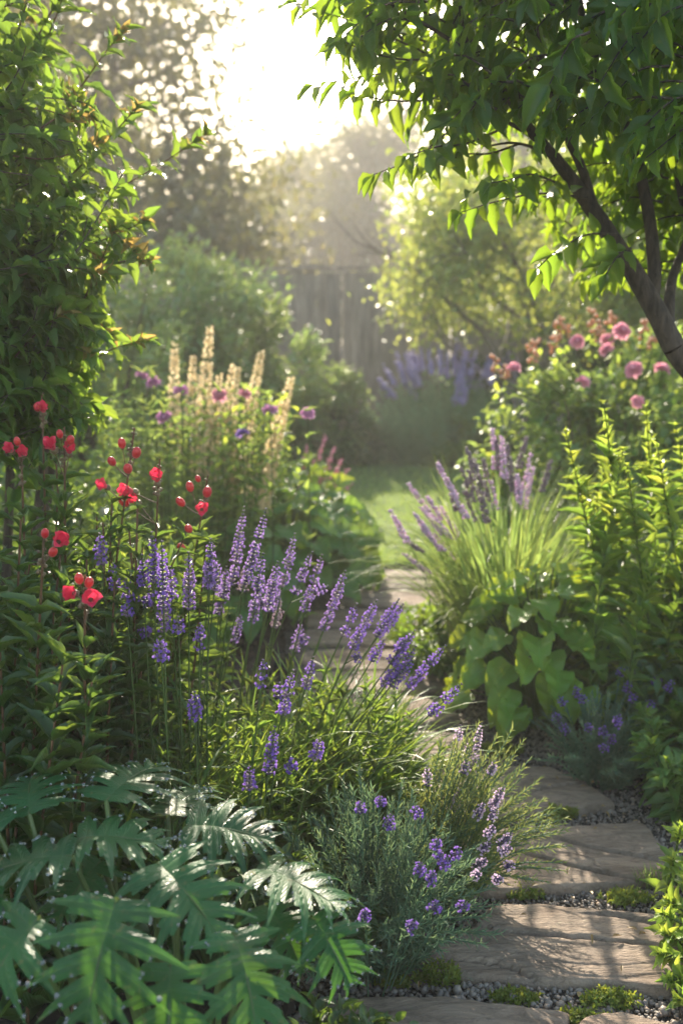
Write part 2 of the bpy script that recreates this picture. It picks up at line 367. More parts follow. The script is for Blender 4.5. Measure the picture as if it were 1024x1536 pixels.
def pebble_mat():
    T = NT('pebble'); at_ = T.n('ShaderNodeAttribute', attribute_name='leaf'); sp = T.n('ShaderNodeSeparateXYZ'); T.l(at_.outputs['Vector'], sp.inputs[0])
    cr_ = T.n('ShaderNodeValToRGB'); T.l(sp.outputs[2], cr_.inputs[0]); e = cr_.color_ramp.elements
    e[0].color = (.06, .045, .035, 1); e[1].color = (.42, .24, .12, 1)
    for p_, c_ in ((.35, (.14, .11, .085, 1)), (.65, (.17, .135, .105, 1)), (.9, (.27, .22, .17, 1))): x = e.new(p_); x.color = c_
    co = T.n('ShaderNodeTexCoord').outputs['Object']; a = T.noise(200, 3, .6, co)
    bp = T.n('ShaderNodeBump', i_Strength=.4, i_Distance=.002); T.l(a, bp.inputs['Height'])
    pr = T.n('ShaderNodeBsdfPrincipled', i_Roughness=.6); T.l(T.mix(.4, cr_.outputs[0], T.mix(a, (.02, .02, .02), (.5, .46, .4))), pr.inputs[0]); T.l(bp.outputs[0], pr.inputs['Normal'])
    return T.out(pr.outputs[0])
def stone_mat():
    T = NT('flagstone'); co = T.n('ShaderNodeTexCoord').outputs['Object']
    mp = T.n('ShaderNodeMapping'); T.l(co, mp.inputs[0]); mp.inputs['Scale'].default_value = (1, 3.2, 1); mp.inputs['Rotation'].default_value = (0, 0, .25)
    a = T.noise(6, 8, .68, mp.outputs[0], 1.2); b = T.noise(40, 6, .7, mp.outputs[0], .3); c = T.noise(150, 3, .6, co); d = T.noise(2.5, 3, .6, co)
    col = T.mix(T.rng(a, .35, .65), (.15, .115, .085), (.34, .265, .195))
    col = T.mix(T.math('MULTIPLY', T.rng(d, .5, .7), .45), col, (.36, .21, .12))
    col = T.mix(T.math('MULTIPLY', T.rng(b, .55, .68), .55), col, (.07, .055, .045))
    col = T.mix(T.math('MULTIPLY', T.rng(c, .6, .75), .35), col, (.36, .31, .26))
    li = T.noise(22, 4, .75, co, .6); col = T.mix(T.math('MULTIPLY', T.rng(li, .64, .70), .5), col, (.20, .20, .13))
    h = T.math('ADD', T.math('MULTIPLY', a, 1.0), T.math('ADD', T.math('MULTIPLY', b, .6), T.math('MULTIPLY', c, .15)))
    bp = T.n('ShaderNodeBump', i_Strength=1.0, i_Distance=.012); T.l(h, bp.inputs['Height'])
    pr = T.n('ShaderNodeBsdfPrincipled'); T.l(col, pr.inputs[0]); T.l(bp.outputs[0], pr.inputs['Normal']); T.l(T.rng(b, .3, .7, .62, .85), pr.inputs['Roughness']); pr.inputs['Specular IOR Level'].default_value = .3
    return T.out(pr.outputs[0])
M['stone'] = stone_mat(); M['pebble'] = pebble_mat()
def path_x(Y):       # middle of the path at distance Y
    ys = [1.2, 1.8, 2.1, 2.35, 2.65, 2.95, 3.3, 3.7, 4.2, 4.7, 5.3, 6]; xs = []
    px = [(700, 1700), (760, 1530), (835, 1410), (880, 1280), (800, 1180), (680, 1115), (615, 1060), (575, 1005), (552, 940), (560, 895), (600, 850), (640, 800)]
    for (x, y), d in zip(px, ys): xs.append((x - 512) / F * d)
    return np.interp(Y, ys, xs)
# ground: one sheet, finer near the camera, gently uneven in the beds
def axis(a, b, fine, lo, hi, k):
    m = np.arange(a, b + 1e-6, fine); l = -np.geomspace(.1, a - lo, k)[::-1] + a if a > lo else []; h = np.geomspace(.1, hi - b, k) + b
    return np.concatenate([l, m, h])
gx = axis(-2.4, 2.4, .05, -150, 150, 22); gy = axis(.6, 5.4, .05, -60, 240, 22)
Xg, Yg = np.meshgrid(gx, gy); Zg = np.zeros(Xg.shape)
for i in range(Xg.shape[0]):
    for j in range(Xg.shape[1]):
        x, y = Xg[i, j], Yg[i, j]
        if abs(x) < 2.5 and .5 < y < 5.5:
            off = min(1, max(0, (abs(x - path_x(y)) - .38) / .15))
            Zg[i, j] = off * (.02 + .03 * noise.noise((x * 2, y * 2, 0))) + .012 * noise.noise((x * 9, y * 9, 3)) * off - .004
g = MB(); g.add(np.stack([Xg, Yg, Zg], -1), grid_faces(*Xg.shape)); struct(g.build('ground', soil_mat()))
# gravel under and between the flagstones
g = MB(); ys = np.linspace(1.0, 5.4, 120); V = []
for y in ys:
    c = path_x(y); wl = .36 + .03 * noise.noise((y * 4, 0, 1)); wr = (.40 if y < 2.8 else max(.27, .40 - .2 * (y - 2.8))) + .04 * noise.noise((y * 4, 5, 1))
    for s in np.linspace(-wl, wr, 9): V.append((c + s, y, .005 + .003 * noise.noise((c * 7 + s * 9, y * 9, 0))))
g.add(V, grid_faces(120, 9)); struct(g.build('gravel_path', gravel_mat()))
# ------------------------------------------------------------------ flagstones
def dist_poly(P, Q):
    d = np.full(len(P), 9.0); side = np.zeros(len(P))
    for a, b in zip(Q[:-1], Q[1:]):
        ab = b - a; t = np.clip(((P - a) @ ab) / (ab @ ab), 0, 1); q = a + t[:, None] * ab; dd = np.linalg.norm(P - q, axis=1)
        s = np.sign(ab[0] * (P - a)[:, 1] - ab[1] * (P - a)[:, 0]); side = np.where(dd < d, s, side); d = np.minimum(d, dd)
    return d, side
def flagstone(px, label, cracks=(), res=1.0, seed=0, top=.034, tilt=0.0):
    zt = top; P = np.array([gr(x, y, zt)[:2] for x, y in px]); c = P.mean(0)
    per = np.vstack([P, P[:1]]); seg = np.linalg.norm(np.diff(per, axis=0), axis=1); cum = np.concatenate([[0], np.cumsum(seg)])
    n = int(170 * res); s = np.linspace(0, cum[-1], n, endpoint=False)
    O = np.stack([np.interp(s, cum, per[:, 0]), np.interp(s, cum, per[:, 1])], -1)
    for _ in range(max(1, int(2 * res))): O = (O + np.roll(O, 1, 0) + np.roll(O, -1, 0)) / 3
    dirv = nrm(O - c)
    k = np.array([.010 * noise.noise((x * 7, y * 7, seed)) + .005 * noise.noise((x * 28, y * 28, seed)) + .0025 * noise.noise((x * 80, y * 80, seed)) for x, y in O])
    O = O + dirv * k[:, None]
    f = np.concatenate([np.linspace(0.02, .93, int(46 * res)), [.955, .975, .99]])
    rings = c + (O - c)[None] * f[:, None, None]; Q = rings.reshape(-1, 2); 
    z = np.array([.004 * noise.noise((x * 4, y * 6, seed)) + .0012 * noise.noise((x * 30, y * 50, seed)) for x, y in Q])
    ld = np.array([noise.noise((x * 2.2 + seed, y * 7 + .6 * x, seed)) for x, y in Q]); z += .0045 * np.floor(ld * 3.5) / 2
    for cp in cracks:
        q = cr([gr(x, y, zt)[:2] for x, y in cp], 30); q = q + np.random.default_rng(seed + 5).normal(0, .0018, q.shape)
        d, sd_ = dist_poly(Q, q); z -= .011 * np.exp(-(d / .0038) ** 2) + .0045 * (sd_ < 0) * np.exp(-(d / .05) ** 2)
    fz = np.repeat(f, n); z -= .007 * np.clip((fz - .93) / .06, 0, 1) ** 2
    z = zt + z + tilt * (Q[:, 0] - c[0])
    V = [np.column_stack([Q, z])]
    zl = z[-n:]
    for kk, dz in ((1.0, .007), (1.004, .018), (.995, .03), (.99, .055)):
        V.append(np.column_stack([c + (O - c) * kk, zl - dz]))
    V = np.concatenate(V); m = len(f) + 4
    mb = MB(); mb.add(V, grid_faces(m, n, True)[:, ::-1])
    cap = np.array([[0, i, i + 1] for i in range(1, n - 1)]); mb.F.append(cap); mb.M.append(np.zeros(len(cap), int))
    o = mb.build('stepping_stone', M['stone']); tag(o, label, 'paving stone', 'flat stepping stones of the garden path')
    return O
stones = []
stones.append(flagstone([(480, 1500), (560, 1492), (700, 1498), (856, 1512), (850, 1575), (700, 1640), (470, 1640), (455, 1560)], 'grey flagstone at the very front of the path, below the band of round pebbles', seed=1, cracks=[[(480, 1560), (640, 1540), (850, 1556)]]))
stones.append(flagstone([(870, 1522), (930, 1514), (1010, 1530), (1120, 1545), (1130, 1640), (860, 1640), (862, 1560)], 'brown flagstone corner at the front right, beside the mossy pebbles', seed=2))
stones.append(flagstone([(737, 1350), (820, 1352), (900, 1360), (1050, 1376), (1120, 1400), (1110, 1480), (985, 1481), (900, 1472), (760, 1462), (596, 1450), (640, 1408), (700, 1392)], 'largest warm sunlit flagstone with long cracks, crossed by plant shadows', seed=3, res=1.5,
    cracks=[[(690, 1378), (760, 1392), (850, 1402), (960, 1412), (1060, 1424)], [(610, 1432), (690, 1434), (760, 1444), (800, 1462)], [(900, 1367), (990, 1382), (1080, 1392)]]))
stones.append(flagstone([(740, 1238), (820, 1234), (965, 1232), (990, 1262), (1010, 1292), (1000, 1314), (900, 1322), (760, 1334), (690, 1328), (660, 1280)], 'wide flagstone with thin diagonal cracks, just beyond the gravel strip', seed=4, res=1.4,
    cracks=[[(700, 1262), (800, 1280), (880, 1300), (960, 1316)], [(790, 1240), (860, 1262), (940, 1280), (1005, 1292)]]))
stones.append(flagstone([(700, 1150), (770, 1146), (828, 1147), (880, 1170), (922, 1202), (850, 1212), (750, 1222), (660, 1220), (630, 1180)], 'trapezoid flagstone beside the dark soil, one straight crack across it', seed=5, res=1.3, cracks=[[(700, 1196), (780, 1188), (830, 1178), (872, 1172)]]))
stones.append(flagstone([(585, 1100), (640, 1092), (700, 1098), (728, 1118), (722, 1136), (640, 1142), (570, 1140), (548, 1118)], 'shaded flagstone at the foot of the large bright hosta', seed=6, res=1.0))
stones.append(flagstone([(530, 1048), (600, 1042), (668, 1050), (690, 1072), (640, 1084), (560, 1086), (500, 1074)], 'sunlit flagstone seen behind the purple flower stems, where the path bends', seed=7, res=.8))
k = 0
names = ['narrow flagstone between the purple salvia and the grass clump, where the path is tightest', 'pale flagstone near the middle of the path, left of the arching grass', 'small pale flagstone behind the tallest purple spikes', 'flagstone in the far half of the path beside the dark hostas', 'flagstone second from the lawn', 'flagstone at the end of the path, touching the lawn']
for (x0, x1, y0, y1) in ((468, 676, 1005, 1038), (440, 655, 972, 1002), (452, 655, 942, 969), (458, 645, 913, 939), (498, 662, 884, 910), (528, 668, 855, 881)):
    dx = x1 - x0; dy = y1 - y0
    j = np.random.default_rng(20 + k).uniform(-.09, .09, (8, 2)); q = [(.04, .05), (.5, .0), (.94, .06), (1.0, .5), (.93, .96), (.5, 1.0), (.06, .9), (.0, .5)]
    stones.append(flagstone([(x0 + (a + e[0] * .6) * dx, y0 + (b + e[1]) * dy) for (a, b), e in zip(q, j)], names[k], seed=10 + k, res=.7, top=.02, cracks=[[(x0 + .1 * dx, y0 + (.3 + .1 * k % .5) * dy), (x0 + .9 * dx, y0 + .5 * dy)]] if k % 2 else ())); k += 1
# ------------------------------------------------------------------ pebbles
rg = np.random.default_rng(11)
def inpoly(p, O):
    x, y = p[:, 0:1], p[:, 1:2]; a = O; b = np.roll(O, -1, 0)
    c = ((a[:, 1] > y) != (b[:, 1] > y)) & (x < (b[:, 0] - a[:, 0]) * (y - a[:, 1]) / (b[:, 1] - a[:, 1] + 1e-12) + a[:, 0])
    return (c.sum(1) % 2) == 1
def free(P):
    k = np.ones(len(P), bool)
    for O in stones:
        c = O.mean(0); k &= ~inpoly(P[:, :2], c + (O - c) * 1.005)
    return k
N = 26000; Y = 1.35 + rg.random(N) ** 1.3 * 2.2; X = path_x(Y) + rg.uniform(-.42, .48, N); P = np.column_stack([X, Y, np.full(N, .008)]); P = P[free(P)]
sz = np.where(P[:, 1] < 2.05, rg.gamma(5, .0009, len(P)), rg.gamma(5, .0006, len(P))) + .0012
mb = MB(); S = np.stack([sz, sz * rg.uniform(.7, 1, len(P)), sz * rg.uniform(.5, .8, len(P))], -1)
P[:, 2] += S[:, 2] * .4
tv, tf = ICO1
blobs(mb, P, S[:, [0, 2, 1]], rg, dirs=np.column_stack([rvec(rg, len(P))[:, :2], rg.normal(0, .15, len(P))]), rough=.08)
stuff(mb.build('gravel', M['pebble']), 'small round grey and brown pebbles filling the gaps between flagstones', 'gravel')
# mulch crumbs on the soil
N = 9000; P = np.column_stack([rg.uniform(-1.6, 1.8, N), rg.uniform(1.2, 4.2, N), np.zeros(N)]); P = P[np.abs(P[:, 0] - path_x(P[:, 1])) > .36]
P[:, 2] = .03 + rg.uniform(-.01, .012, len(P)); s = rg.gamma(3, .0028, len(P)); mb = MB(); blobs(mb, P, np.stack([s, s * .5, s * .8], -1), rg, rough=.25)
T = NT('mulch'); at_ = T.n('ShaderNodeAttribute', attribute_name='leaf'); sp = T.n('ShaderNodeSeparateXYZ'); T.l(at_.outputs['Vector'], sp.inputs[0])
pr = T.n('ShaderNodeBsdfPrincipled', i_Roughness=.9); T.l(T.mix(sp.outputs[2], (.02, .014, .01), (.10, .07, .045)), pr.inputs[0])
stuff(mb.build('bark_mulch', T.out(pr.outputs[0]), smooth=False), 'dark crumbly bark mulch covering the planting beds', 'mulch')
# ------------------------------------------------------------------ lawn
def lawn_edge(x): return 5.12 + .12 * np.sin(x * 1.7) + .05 * np.sin(x * 5)
g = MB(); V = []
for t in np.linspace(0, 1, 40):
    for x in np.linspace(-4, 6, 60): V.append((x, lawn_edge(x) * (1 - t) + 9.1 * t, .012 + .02 * min(1, t * 20) + .01 * noise.noise((x, t * 6, 0))))
T = NT('lawn_turf'); co = T.n('ShaderNodeTexCoord').outputs['Object']; a = T.noise(3, 3, .6, co); b = T.noise(120, 3, .7, co)
pr = T.n('ShaderNodeBsdfPrincipled', i_Roughness=.85); T.l(T.mix(T.rng(b, .3, .7), T.mix(a, (.03, .07, .02), (.045, .10, .028)), (.07, .14, .035)), pr.inputs[0])
bp = T.n('ShaderNodeBump', i_Strength=1, i_Distance=.03); T.l(b, bp.inputs['Height']); T.l(bp.outputs[0], pr.inputs['Normal'])
g.add(V, grid_faces(40, 60)); struct(g.build('lawn', T.out(pr.outputs[0])))
N = 70000; x = rg.uniform(-1.2, 3.2, N); t = rg.random(N) ** 1.4; y = lawn_edge(x) * (1 - t) + 9.0 * t
mb = MB(); blades(mb, np.column_stack([x, y, np.full(N, .02)]), rg.uniform(0, 6.28, N), rg.uniform(.025, .06, N), np.full(N, .005), rg.uniform(0, .4, N), rg.uniform(.3, 1.5, N), rg, n=2)
stuff(mb.build('lawn_grass', M['lawn']), 'short green mown grass beyond the end of the path', 'grass')
# ------------------------------------------------------------------ haze
def haze(x0, x1, y0, y1, z0, z1, dens):
    V = [(x, y, z) for z in (z0, z1) for y in (y0, y1) for x in (x0, x1)]
    mb = MB(); mb.add(V, [[0, 2, 3, 1], [4, 5, 7, 6], [0, 1, 5, 4], [2, 6, 7, 3], [0, 4, 6, 2], [1, 3, 7, 5]])
    T = NT('haze_air'); pv = T.n('ShaderNodeVolumePrincipled'); pv.inputs['Density'].default_value = dens; pv.inputs['Anisotropy'].default_value = .35
    pv.inputs['Color'].default_value = (1, .97, .92, 1)
    o_ = T.n('ShaderNodeOutputMaterial'); T.l(pv.outputs[0], o_.inputs['Volume'])
    o = mb.build('haze', T.m, smooth=False); stuff(o, 'pale morning mist hanging over the whole garden', 'haze')
haze(-155, 155, -65, 245, -1, 11.5, .0040)

# ================================================================== FENCE
def wood_mat():
    T = NT('weathered_wood'); co = T.n('ShaderNodeTexCoord').outputs['Object']; at_ = T.n('ShaderNodeAttribute', attribute_name='leaf'); sp = T.n('ShaderNodeSeparateXYZ'); T.l(at_.outputs['Vector'], sp.inputs[0])
    mp = T.n('ShaderNodeMapping'); T.l(co, mp.inputs[0]); mp.inputs['Scale'].default_value = (9, 9, .8)
    a = T.noise(3, 6, .7, mp.outputs[0], .6); b = T.noise(1.3, 2, .5, co)
    col = T.mix(T.rng(a, .3, .7), (.13, .095, .065), (.46, .36, .27)); col = T.mix(T.math('MULTIPLY', sp.outputs[2], .5), col, (.10, .09, .08)); col = T.mix(T.math('MULTIPLY', T.rng(b, .55, .7), .4), col, (.07, .085, .05))
    bp = T.n('ShaderNodeBump', i_Strength=.6, i_Distance=.01); T.l(a, bp.inputs['Height'])
    pr = T.n('ShaderNodeBsdfPrincipled', i_Roughness=.85); T.l(col, pr.inputs[0]); T.l(bp.outputs[0], pr.inputs['Normal'])
    return T.out(pr.outputs[0])
M['wood'] = wood_mat()
def box(mb, x0, x1, y0, y1, z0, z1, rnd=0, tilt=0.0):
    V = np.array([(x + (tilt * z), y, z) for z in (z0, z1) for y in (y0, y1) for x in (x0, x1)]); A = np.zeros((8, 3)); A[:, 2] = rnd
    mb.add(V, [[0, 2, 3, 1], [4, 5, 7, 6], [0, 1, 5, 4], [2, 6, 7, 3], [0, 4, 6, 2], [1, 3, 7, 5]], A)
fence = thing('wooden_fence', 'weathered grey vertical board fence across the far end of the garden', 'fence')
rf = np.random.default_rng(5); x = -5.0
for i in range(88):
    wd = rf.uniform(.13, .165); z1 = 1.78 + rf.normal(0, .012); mb = MB(); box(mb, x, x + wd, 11.0 + rf.uniform(-.008, .008), 11.022, -.03, z1, rf.random(), rf.normal(0, .004)); mb.build('board', M['wood'], fence, False); x += wd + (.02 if i in (33, 41) else rf.uniform(-.004, .005))
for z in (.35, 1.5): mb = MB(); box(mb, -5, x, 11.025, 11.07, z, z + .09, .5); mb.build('rail', M['wood'], fence, False)
mb = MB(); box(mb, -5, x, 10.97, 11.06, 1.80, 1.84, .3); mb.build('cap_rail', M['wood'], fence, False)
for px_ in (-4.4, -2.4, -.38, 1.6, 3.6, 5.6): mb = MB(); box(mb, px_, px_ + .1, 11.075, 11.17, -.03, 1.86, .6); mb.build('post', M['wood'], fence, False)
setbase(fence, (0, 11, 0))
# ================================================================== BACKGROUND TREES AND SHRUBS
def grow(rng, root, direction, length, r, depth, segs, tips, spread=.6, up=.15, ratio=.72, kids=3, wob=.18):
    """a limb and its branches; segs: list of (pts, r0, r1), tips: list of points with direction"""
    n = 6; P = [np.array(root, float)]; d = nrm(direction)
    for i in range(n):
        d = nrm(d + rng.normal(0, wob, 3) * .6 + np.array([0, 0, up]) * .3); P.append(P[-1] + d * length / n)
    P = np.array(P); segs.append((P, r, r * .55 if depth else r * .25))
    if depth <= 1: 
        for q in P[2:]: tips.append((q, d))
    if depth == 0: return
    for k in range(kids):
        t = rng.uniform(.45, 1.0) if k else 1.0; q = P[int(t * n)]; dd = nrm(d + rng.normal(0, spread, 3)); 
        grow(rng, q, dd, length * ratio * rng.uniform(.8, 1.15), r * .58, depth - 1, segs, tips, spread, up, ratio, kids, wob)
def tree(name, label, cat, base, trunks, leaf, lm, bark, seed, per=14, lsz=.09, cl=.28, group=None, depth=3, kids=3, ratio=.72, up=.15, spread=.6, kind='kite', zmin=0, xmin=-99):
    rng = np.random.default_rng(seed); root = thing(name, label, cat, group); segs = []; tips = []
    for (off, d, L, r) in trunks: grow(rng, np.array(base) + np.array(off), d, L, r, depth, segs, tips, spread, up, ratio, kids)
    tb = MB()
    for P, r0, r1 in segs: tube(tb, P, (r0, r1), 6 if r0 > .02 else 4)
    tb.build('trunk', bark, root)
    lb = MB(); c = np.array([t[0] for t in tips]); 
    c = c[(c[:, 2] > zmin) & (c[:, 0] > xmin)]; N = len(c) * per; idx = rng.integers(0, len(c), N)
    P = c[idx] + rvec(rng, N, cl) * np.array([1, 1, .75])
    D = rvec(rng, N); D[:, 2] -= .4; s = rng.uniform(.6, 1.2, N) * lsz
    Nn = rvec(rng, N, .6) + np.array([0, 0, 1.0])
    place(lb, kind, P, D, Nn, s, s * .55, rng, rnd=np.clip(.5 + .25 * np.sin(idx * 1.7) + rng.normal(0, .15, N), 0, 1))
    lb.build('crown', lm, root); setbase(root, base)
    return root
def mound(name, label, cat, base, rad, lm, seed, n=6000, lsz=.05, group=None, clumps=60, clr=.22, kind='kite', lw=.5, top=None, ntop=0, stems=True, shell=.55, droop=.3, mb_extra=None):
    """a rounded bush: leaf clumps over a dome, stems inside"""
    rng = np.random.default_rng(seed); root = thing(name, label, cat, group); base = np.array(base, float); rad = np.array(rad, float)
    d = nrm(rvec(rng, clumps)); d[:, 2] = np.abs(d[:, 2]); k = rng.uniform(shell, 1.0, (clumps, 1)) * (1 + .12 * np.sin(d[:, :1] * 5 + seed) * np.cos(d[:, 1:2] * 4))
    cc = base + d * rad * k + [0, 0, .08]; cs = rng.uniform(.6, 1.3, clumps)
    idx = rng.integers(0, clumps, n); off = rvec(rng, n) ; off = off / (1 + .35 * np.linalg.norm(off, axis=1, keepdims=True))
    P = cc[idx] + off * clr * cs[idx][:, None] * rad.min() * 1.1
    P[:, 2] = np.maximum(P[:, 2], .02 + rng.random(n) * .05)
    D = nrm(P - base - [0, 0, rad[2] * .2]) + rvec(rng, n, .55); D[:, 2] -= droop; s = rng.uniform(.6, 1.2, n) * lsz
    lb = MB(); place(lb, kind, P, D, nrm(P - base) + rvec(rng, n, .4) + np.array([0, 0, .6]), s, s * lw, rng, rnd=np.clip(.5 + .3 * np.sin(idx * 2.3) + rng.normal(0, .12, n), 0, 1))
    lb.build('foliage', lm, root)
    if stems:
        sb = MB()
        for q in cc: tube(sb, cr([base + (q - base) * [.15, .15, 0], base + (q - base) * [.6, .6, .45], q], 5), (.012, .005), 4)
        sb.build('stems', M['bark'] if stems is True else stems, root)
    if top is not None and ntop:
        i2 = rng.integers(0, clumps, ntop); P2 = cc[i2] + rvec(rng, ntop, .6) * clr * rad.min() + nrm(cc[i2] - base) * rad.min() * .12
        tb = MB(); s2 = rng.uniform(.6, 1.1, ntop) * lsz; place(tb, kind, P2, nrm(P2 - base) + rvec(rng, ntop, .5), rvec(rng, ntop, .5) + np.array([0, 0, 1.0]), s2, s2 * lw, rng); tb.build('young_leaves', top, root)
    setbase(root, base); return root, cc, rng
g = 'tall misty trees beyond the fence'
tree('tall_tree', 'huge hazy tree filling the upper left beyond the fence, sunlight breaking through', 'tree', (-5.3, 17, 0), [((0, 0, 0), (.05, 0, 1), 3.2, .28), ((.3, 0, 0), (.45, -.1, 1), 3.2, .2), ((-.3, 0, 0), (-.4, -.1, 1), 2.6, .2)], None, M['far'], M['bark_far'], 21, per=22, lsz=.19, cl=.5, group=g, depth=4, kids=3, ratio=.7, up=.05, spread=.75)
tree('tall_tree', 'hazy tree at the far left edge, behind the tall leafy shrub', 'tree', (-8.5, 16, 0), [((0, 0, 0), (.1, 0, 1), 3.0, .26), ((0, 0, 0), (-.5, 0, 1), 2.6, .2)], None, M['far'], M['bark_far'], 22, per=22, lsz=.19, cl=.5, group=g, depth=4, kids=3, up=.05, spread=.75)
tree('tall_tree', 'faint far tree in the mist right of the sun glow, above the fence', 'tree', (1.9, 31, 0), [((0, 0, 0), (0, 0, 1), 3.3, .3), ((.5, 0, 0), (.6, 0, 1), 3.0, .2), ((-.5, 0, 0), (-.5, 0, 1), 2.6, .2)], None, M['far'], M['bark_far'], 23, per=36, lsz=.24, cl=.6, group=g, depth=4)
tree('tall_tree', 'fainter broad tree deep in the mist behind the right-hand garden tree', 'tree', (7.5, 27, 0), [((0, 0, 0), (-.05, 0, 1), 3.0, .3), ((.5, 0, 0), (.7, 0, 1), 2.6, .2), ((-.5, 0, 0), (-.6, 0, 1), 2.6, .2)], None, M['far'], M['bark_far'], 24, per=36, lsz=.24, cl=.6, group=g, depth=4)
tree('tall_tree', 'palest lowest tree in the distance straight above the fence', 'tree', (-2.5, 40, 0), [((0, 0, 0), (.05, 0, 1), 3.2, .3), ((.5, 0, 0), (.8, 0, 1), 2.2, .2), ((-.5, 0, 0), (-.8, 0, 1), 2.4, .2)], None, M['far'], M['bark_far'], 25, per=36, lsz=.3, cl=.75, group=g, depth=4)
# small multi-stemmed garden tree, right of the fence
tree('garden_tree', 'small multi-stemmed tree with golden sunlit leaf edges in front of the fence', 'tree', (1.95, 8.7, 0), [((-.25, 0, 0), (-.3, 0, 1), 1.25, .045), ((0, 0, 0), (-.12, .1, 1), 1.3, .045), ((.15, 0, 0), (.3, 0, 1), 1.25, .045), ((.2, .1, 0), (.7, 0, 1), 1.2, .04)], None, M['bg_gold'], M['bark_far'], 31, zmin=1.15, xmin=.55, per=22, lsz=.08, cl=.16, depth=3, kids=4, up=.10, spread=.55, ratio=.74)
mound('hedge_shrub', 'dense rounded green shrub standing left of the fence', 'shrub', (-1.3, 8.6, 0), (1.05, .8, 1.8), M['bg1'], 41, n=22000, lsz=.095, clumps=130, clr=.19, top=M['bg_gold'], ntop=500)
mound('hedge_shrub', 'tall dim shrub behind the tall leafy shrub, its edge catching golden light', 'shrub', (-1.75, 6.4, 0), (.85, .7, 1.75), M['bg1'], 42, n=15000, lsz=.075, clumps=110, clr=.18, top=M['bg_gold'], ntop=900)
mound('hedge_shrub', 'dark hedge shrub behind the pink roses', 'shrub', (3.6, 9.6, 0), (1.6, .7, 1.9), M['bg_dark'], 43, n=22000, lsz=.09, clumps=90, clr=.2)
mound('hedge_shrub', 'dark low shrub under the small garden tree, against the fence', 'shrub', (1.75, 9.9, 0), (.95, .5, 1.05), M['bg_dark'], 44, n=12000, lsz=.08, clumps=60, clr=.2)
mound('green_mound', 'soft green mounded bush with a few pink flowers, below the fence', 'bush', (-.24, 8.9, 0), (.55, .4, .9), M['bg1'], 45, n=9000, lsz=.06, clumps=50, clr=.18)
mound('green_mound', 'dark low bush at the lawn edge, left of the lavender mound', 'bush', (.08, 8.85, 0), (.36, .3, .42), M['bg_dark'], 46, n=6000, lsz=.045, clumps=40, clr=.2)
mound('green_mound', 'small yellow-green bush at the lawn edge below the lavender mound', 'bush', (1.15, 8.6, 0), (.38, .3, .36), M['bg_gold'], 47, n=6000, lsz=.04, clumps=40, clr=.2)
# spiky mound of pale violet flowers in front of the fence
def spikemound(name, label, cat, base, n, H, spread, lm, fm, seed, lean=.7, leafn=16, head=.14, leafL=.035, fl=.008, hfrac=.8, nfol=None, mi=None):
    rng = np.random.default_rng(seed); root = thing(name, label, cat); fb = MB(); base = np.array(base, float)
    nf = nfol or n * 3
    for k in range(nf):
        az = rng.uniform(0, 6.28); rr = rng.random() ** .5; b = base + [math.cos(az) * spread[0] * .55 * rr, math.sin(az) * spread[1] * .55 * rr, 0]
        tip = base + [math.cos(az) * spread[0] * rr * rng.uniform(.85, 1.1), math.sin(az) * spread[1] * rr, H * hfrac * (1 - .45 * rr ** 2) * rng.uniform(.7, 1.05)]
        P = cr([b, b * .45 + tip * .55 + [0, 0, .03], tip], 7); tube(fb, P, (.0022, .0012), 3)
        leafy(fb, P, leafn, leafL, leafL * .14, rng, per=2, ang=55, kind='needle', droop=0, up=.3, start=.05)
    fb.build('foliage', lm, root)
    for k in range(n):
        az = rng.uniform(0, 6.28); rr = rng.random() ** .5; b = base + [math.cos(az) * spread[0] * .4 * rr, math.sin(az) * spread[1] * .4 * rr, H * .3]
        tip = base + [math.cos(az) * spread[0] * rr * lean * 1.2, math.sin(az) * spread[1] * rr, H * (1.12 - .3 * rr ** 2) * rng.uniform(.85, 1.05)]
        P = cr([b, b * .5 + tip * .5 + [0, 0, .02], tip], 7); sb = MB(); tube(sb, P, (.002, .0012), 3); st = sb.build('flower_stem', M['lav'], root)
        hb = MB(); nh = 26; t = rng.random(nh); q = P[-1] + (P[-2] - P[-1]) / np.linalg.norm(P[-2] - P[-1]) * (t * head)[:, None]; 
        blobs(hb, q + rvec(rng, nh, .006), np.full((nh, 3), fl) * (.6 + .8 * t)[:, None] * rng.uniform(.7, 1.2, (nh, 1)), rng, rough=.2); hb.build('flower_spike', fm, st)
    setbase(root, base); return root
spikemound('catmint_mound', 'grey-green mound topped with hazy pale violet spikes, in front of the fence', 'flowering plant', (.92, 8.85, 0), 46, 1.0, (.78, .45), M['sage'], M['catmint'], 51, head=.2, leafL=.06, fl=.018, nfol=650, hfrac=.80, leafn=9)
spikemound('catmint_mound', 'small patch of dusky violet spikes at the foot of the small garden tree', 'flowering plant', (1.5, 9.4, 0), 34, .9, (.4, .3), M['sage'], M['catmint'], 52, head=.16, leafL=.06, fl=.016, nfol=120, leafn=9)

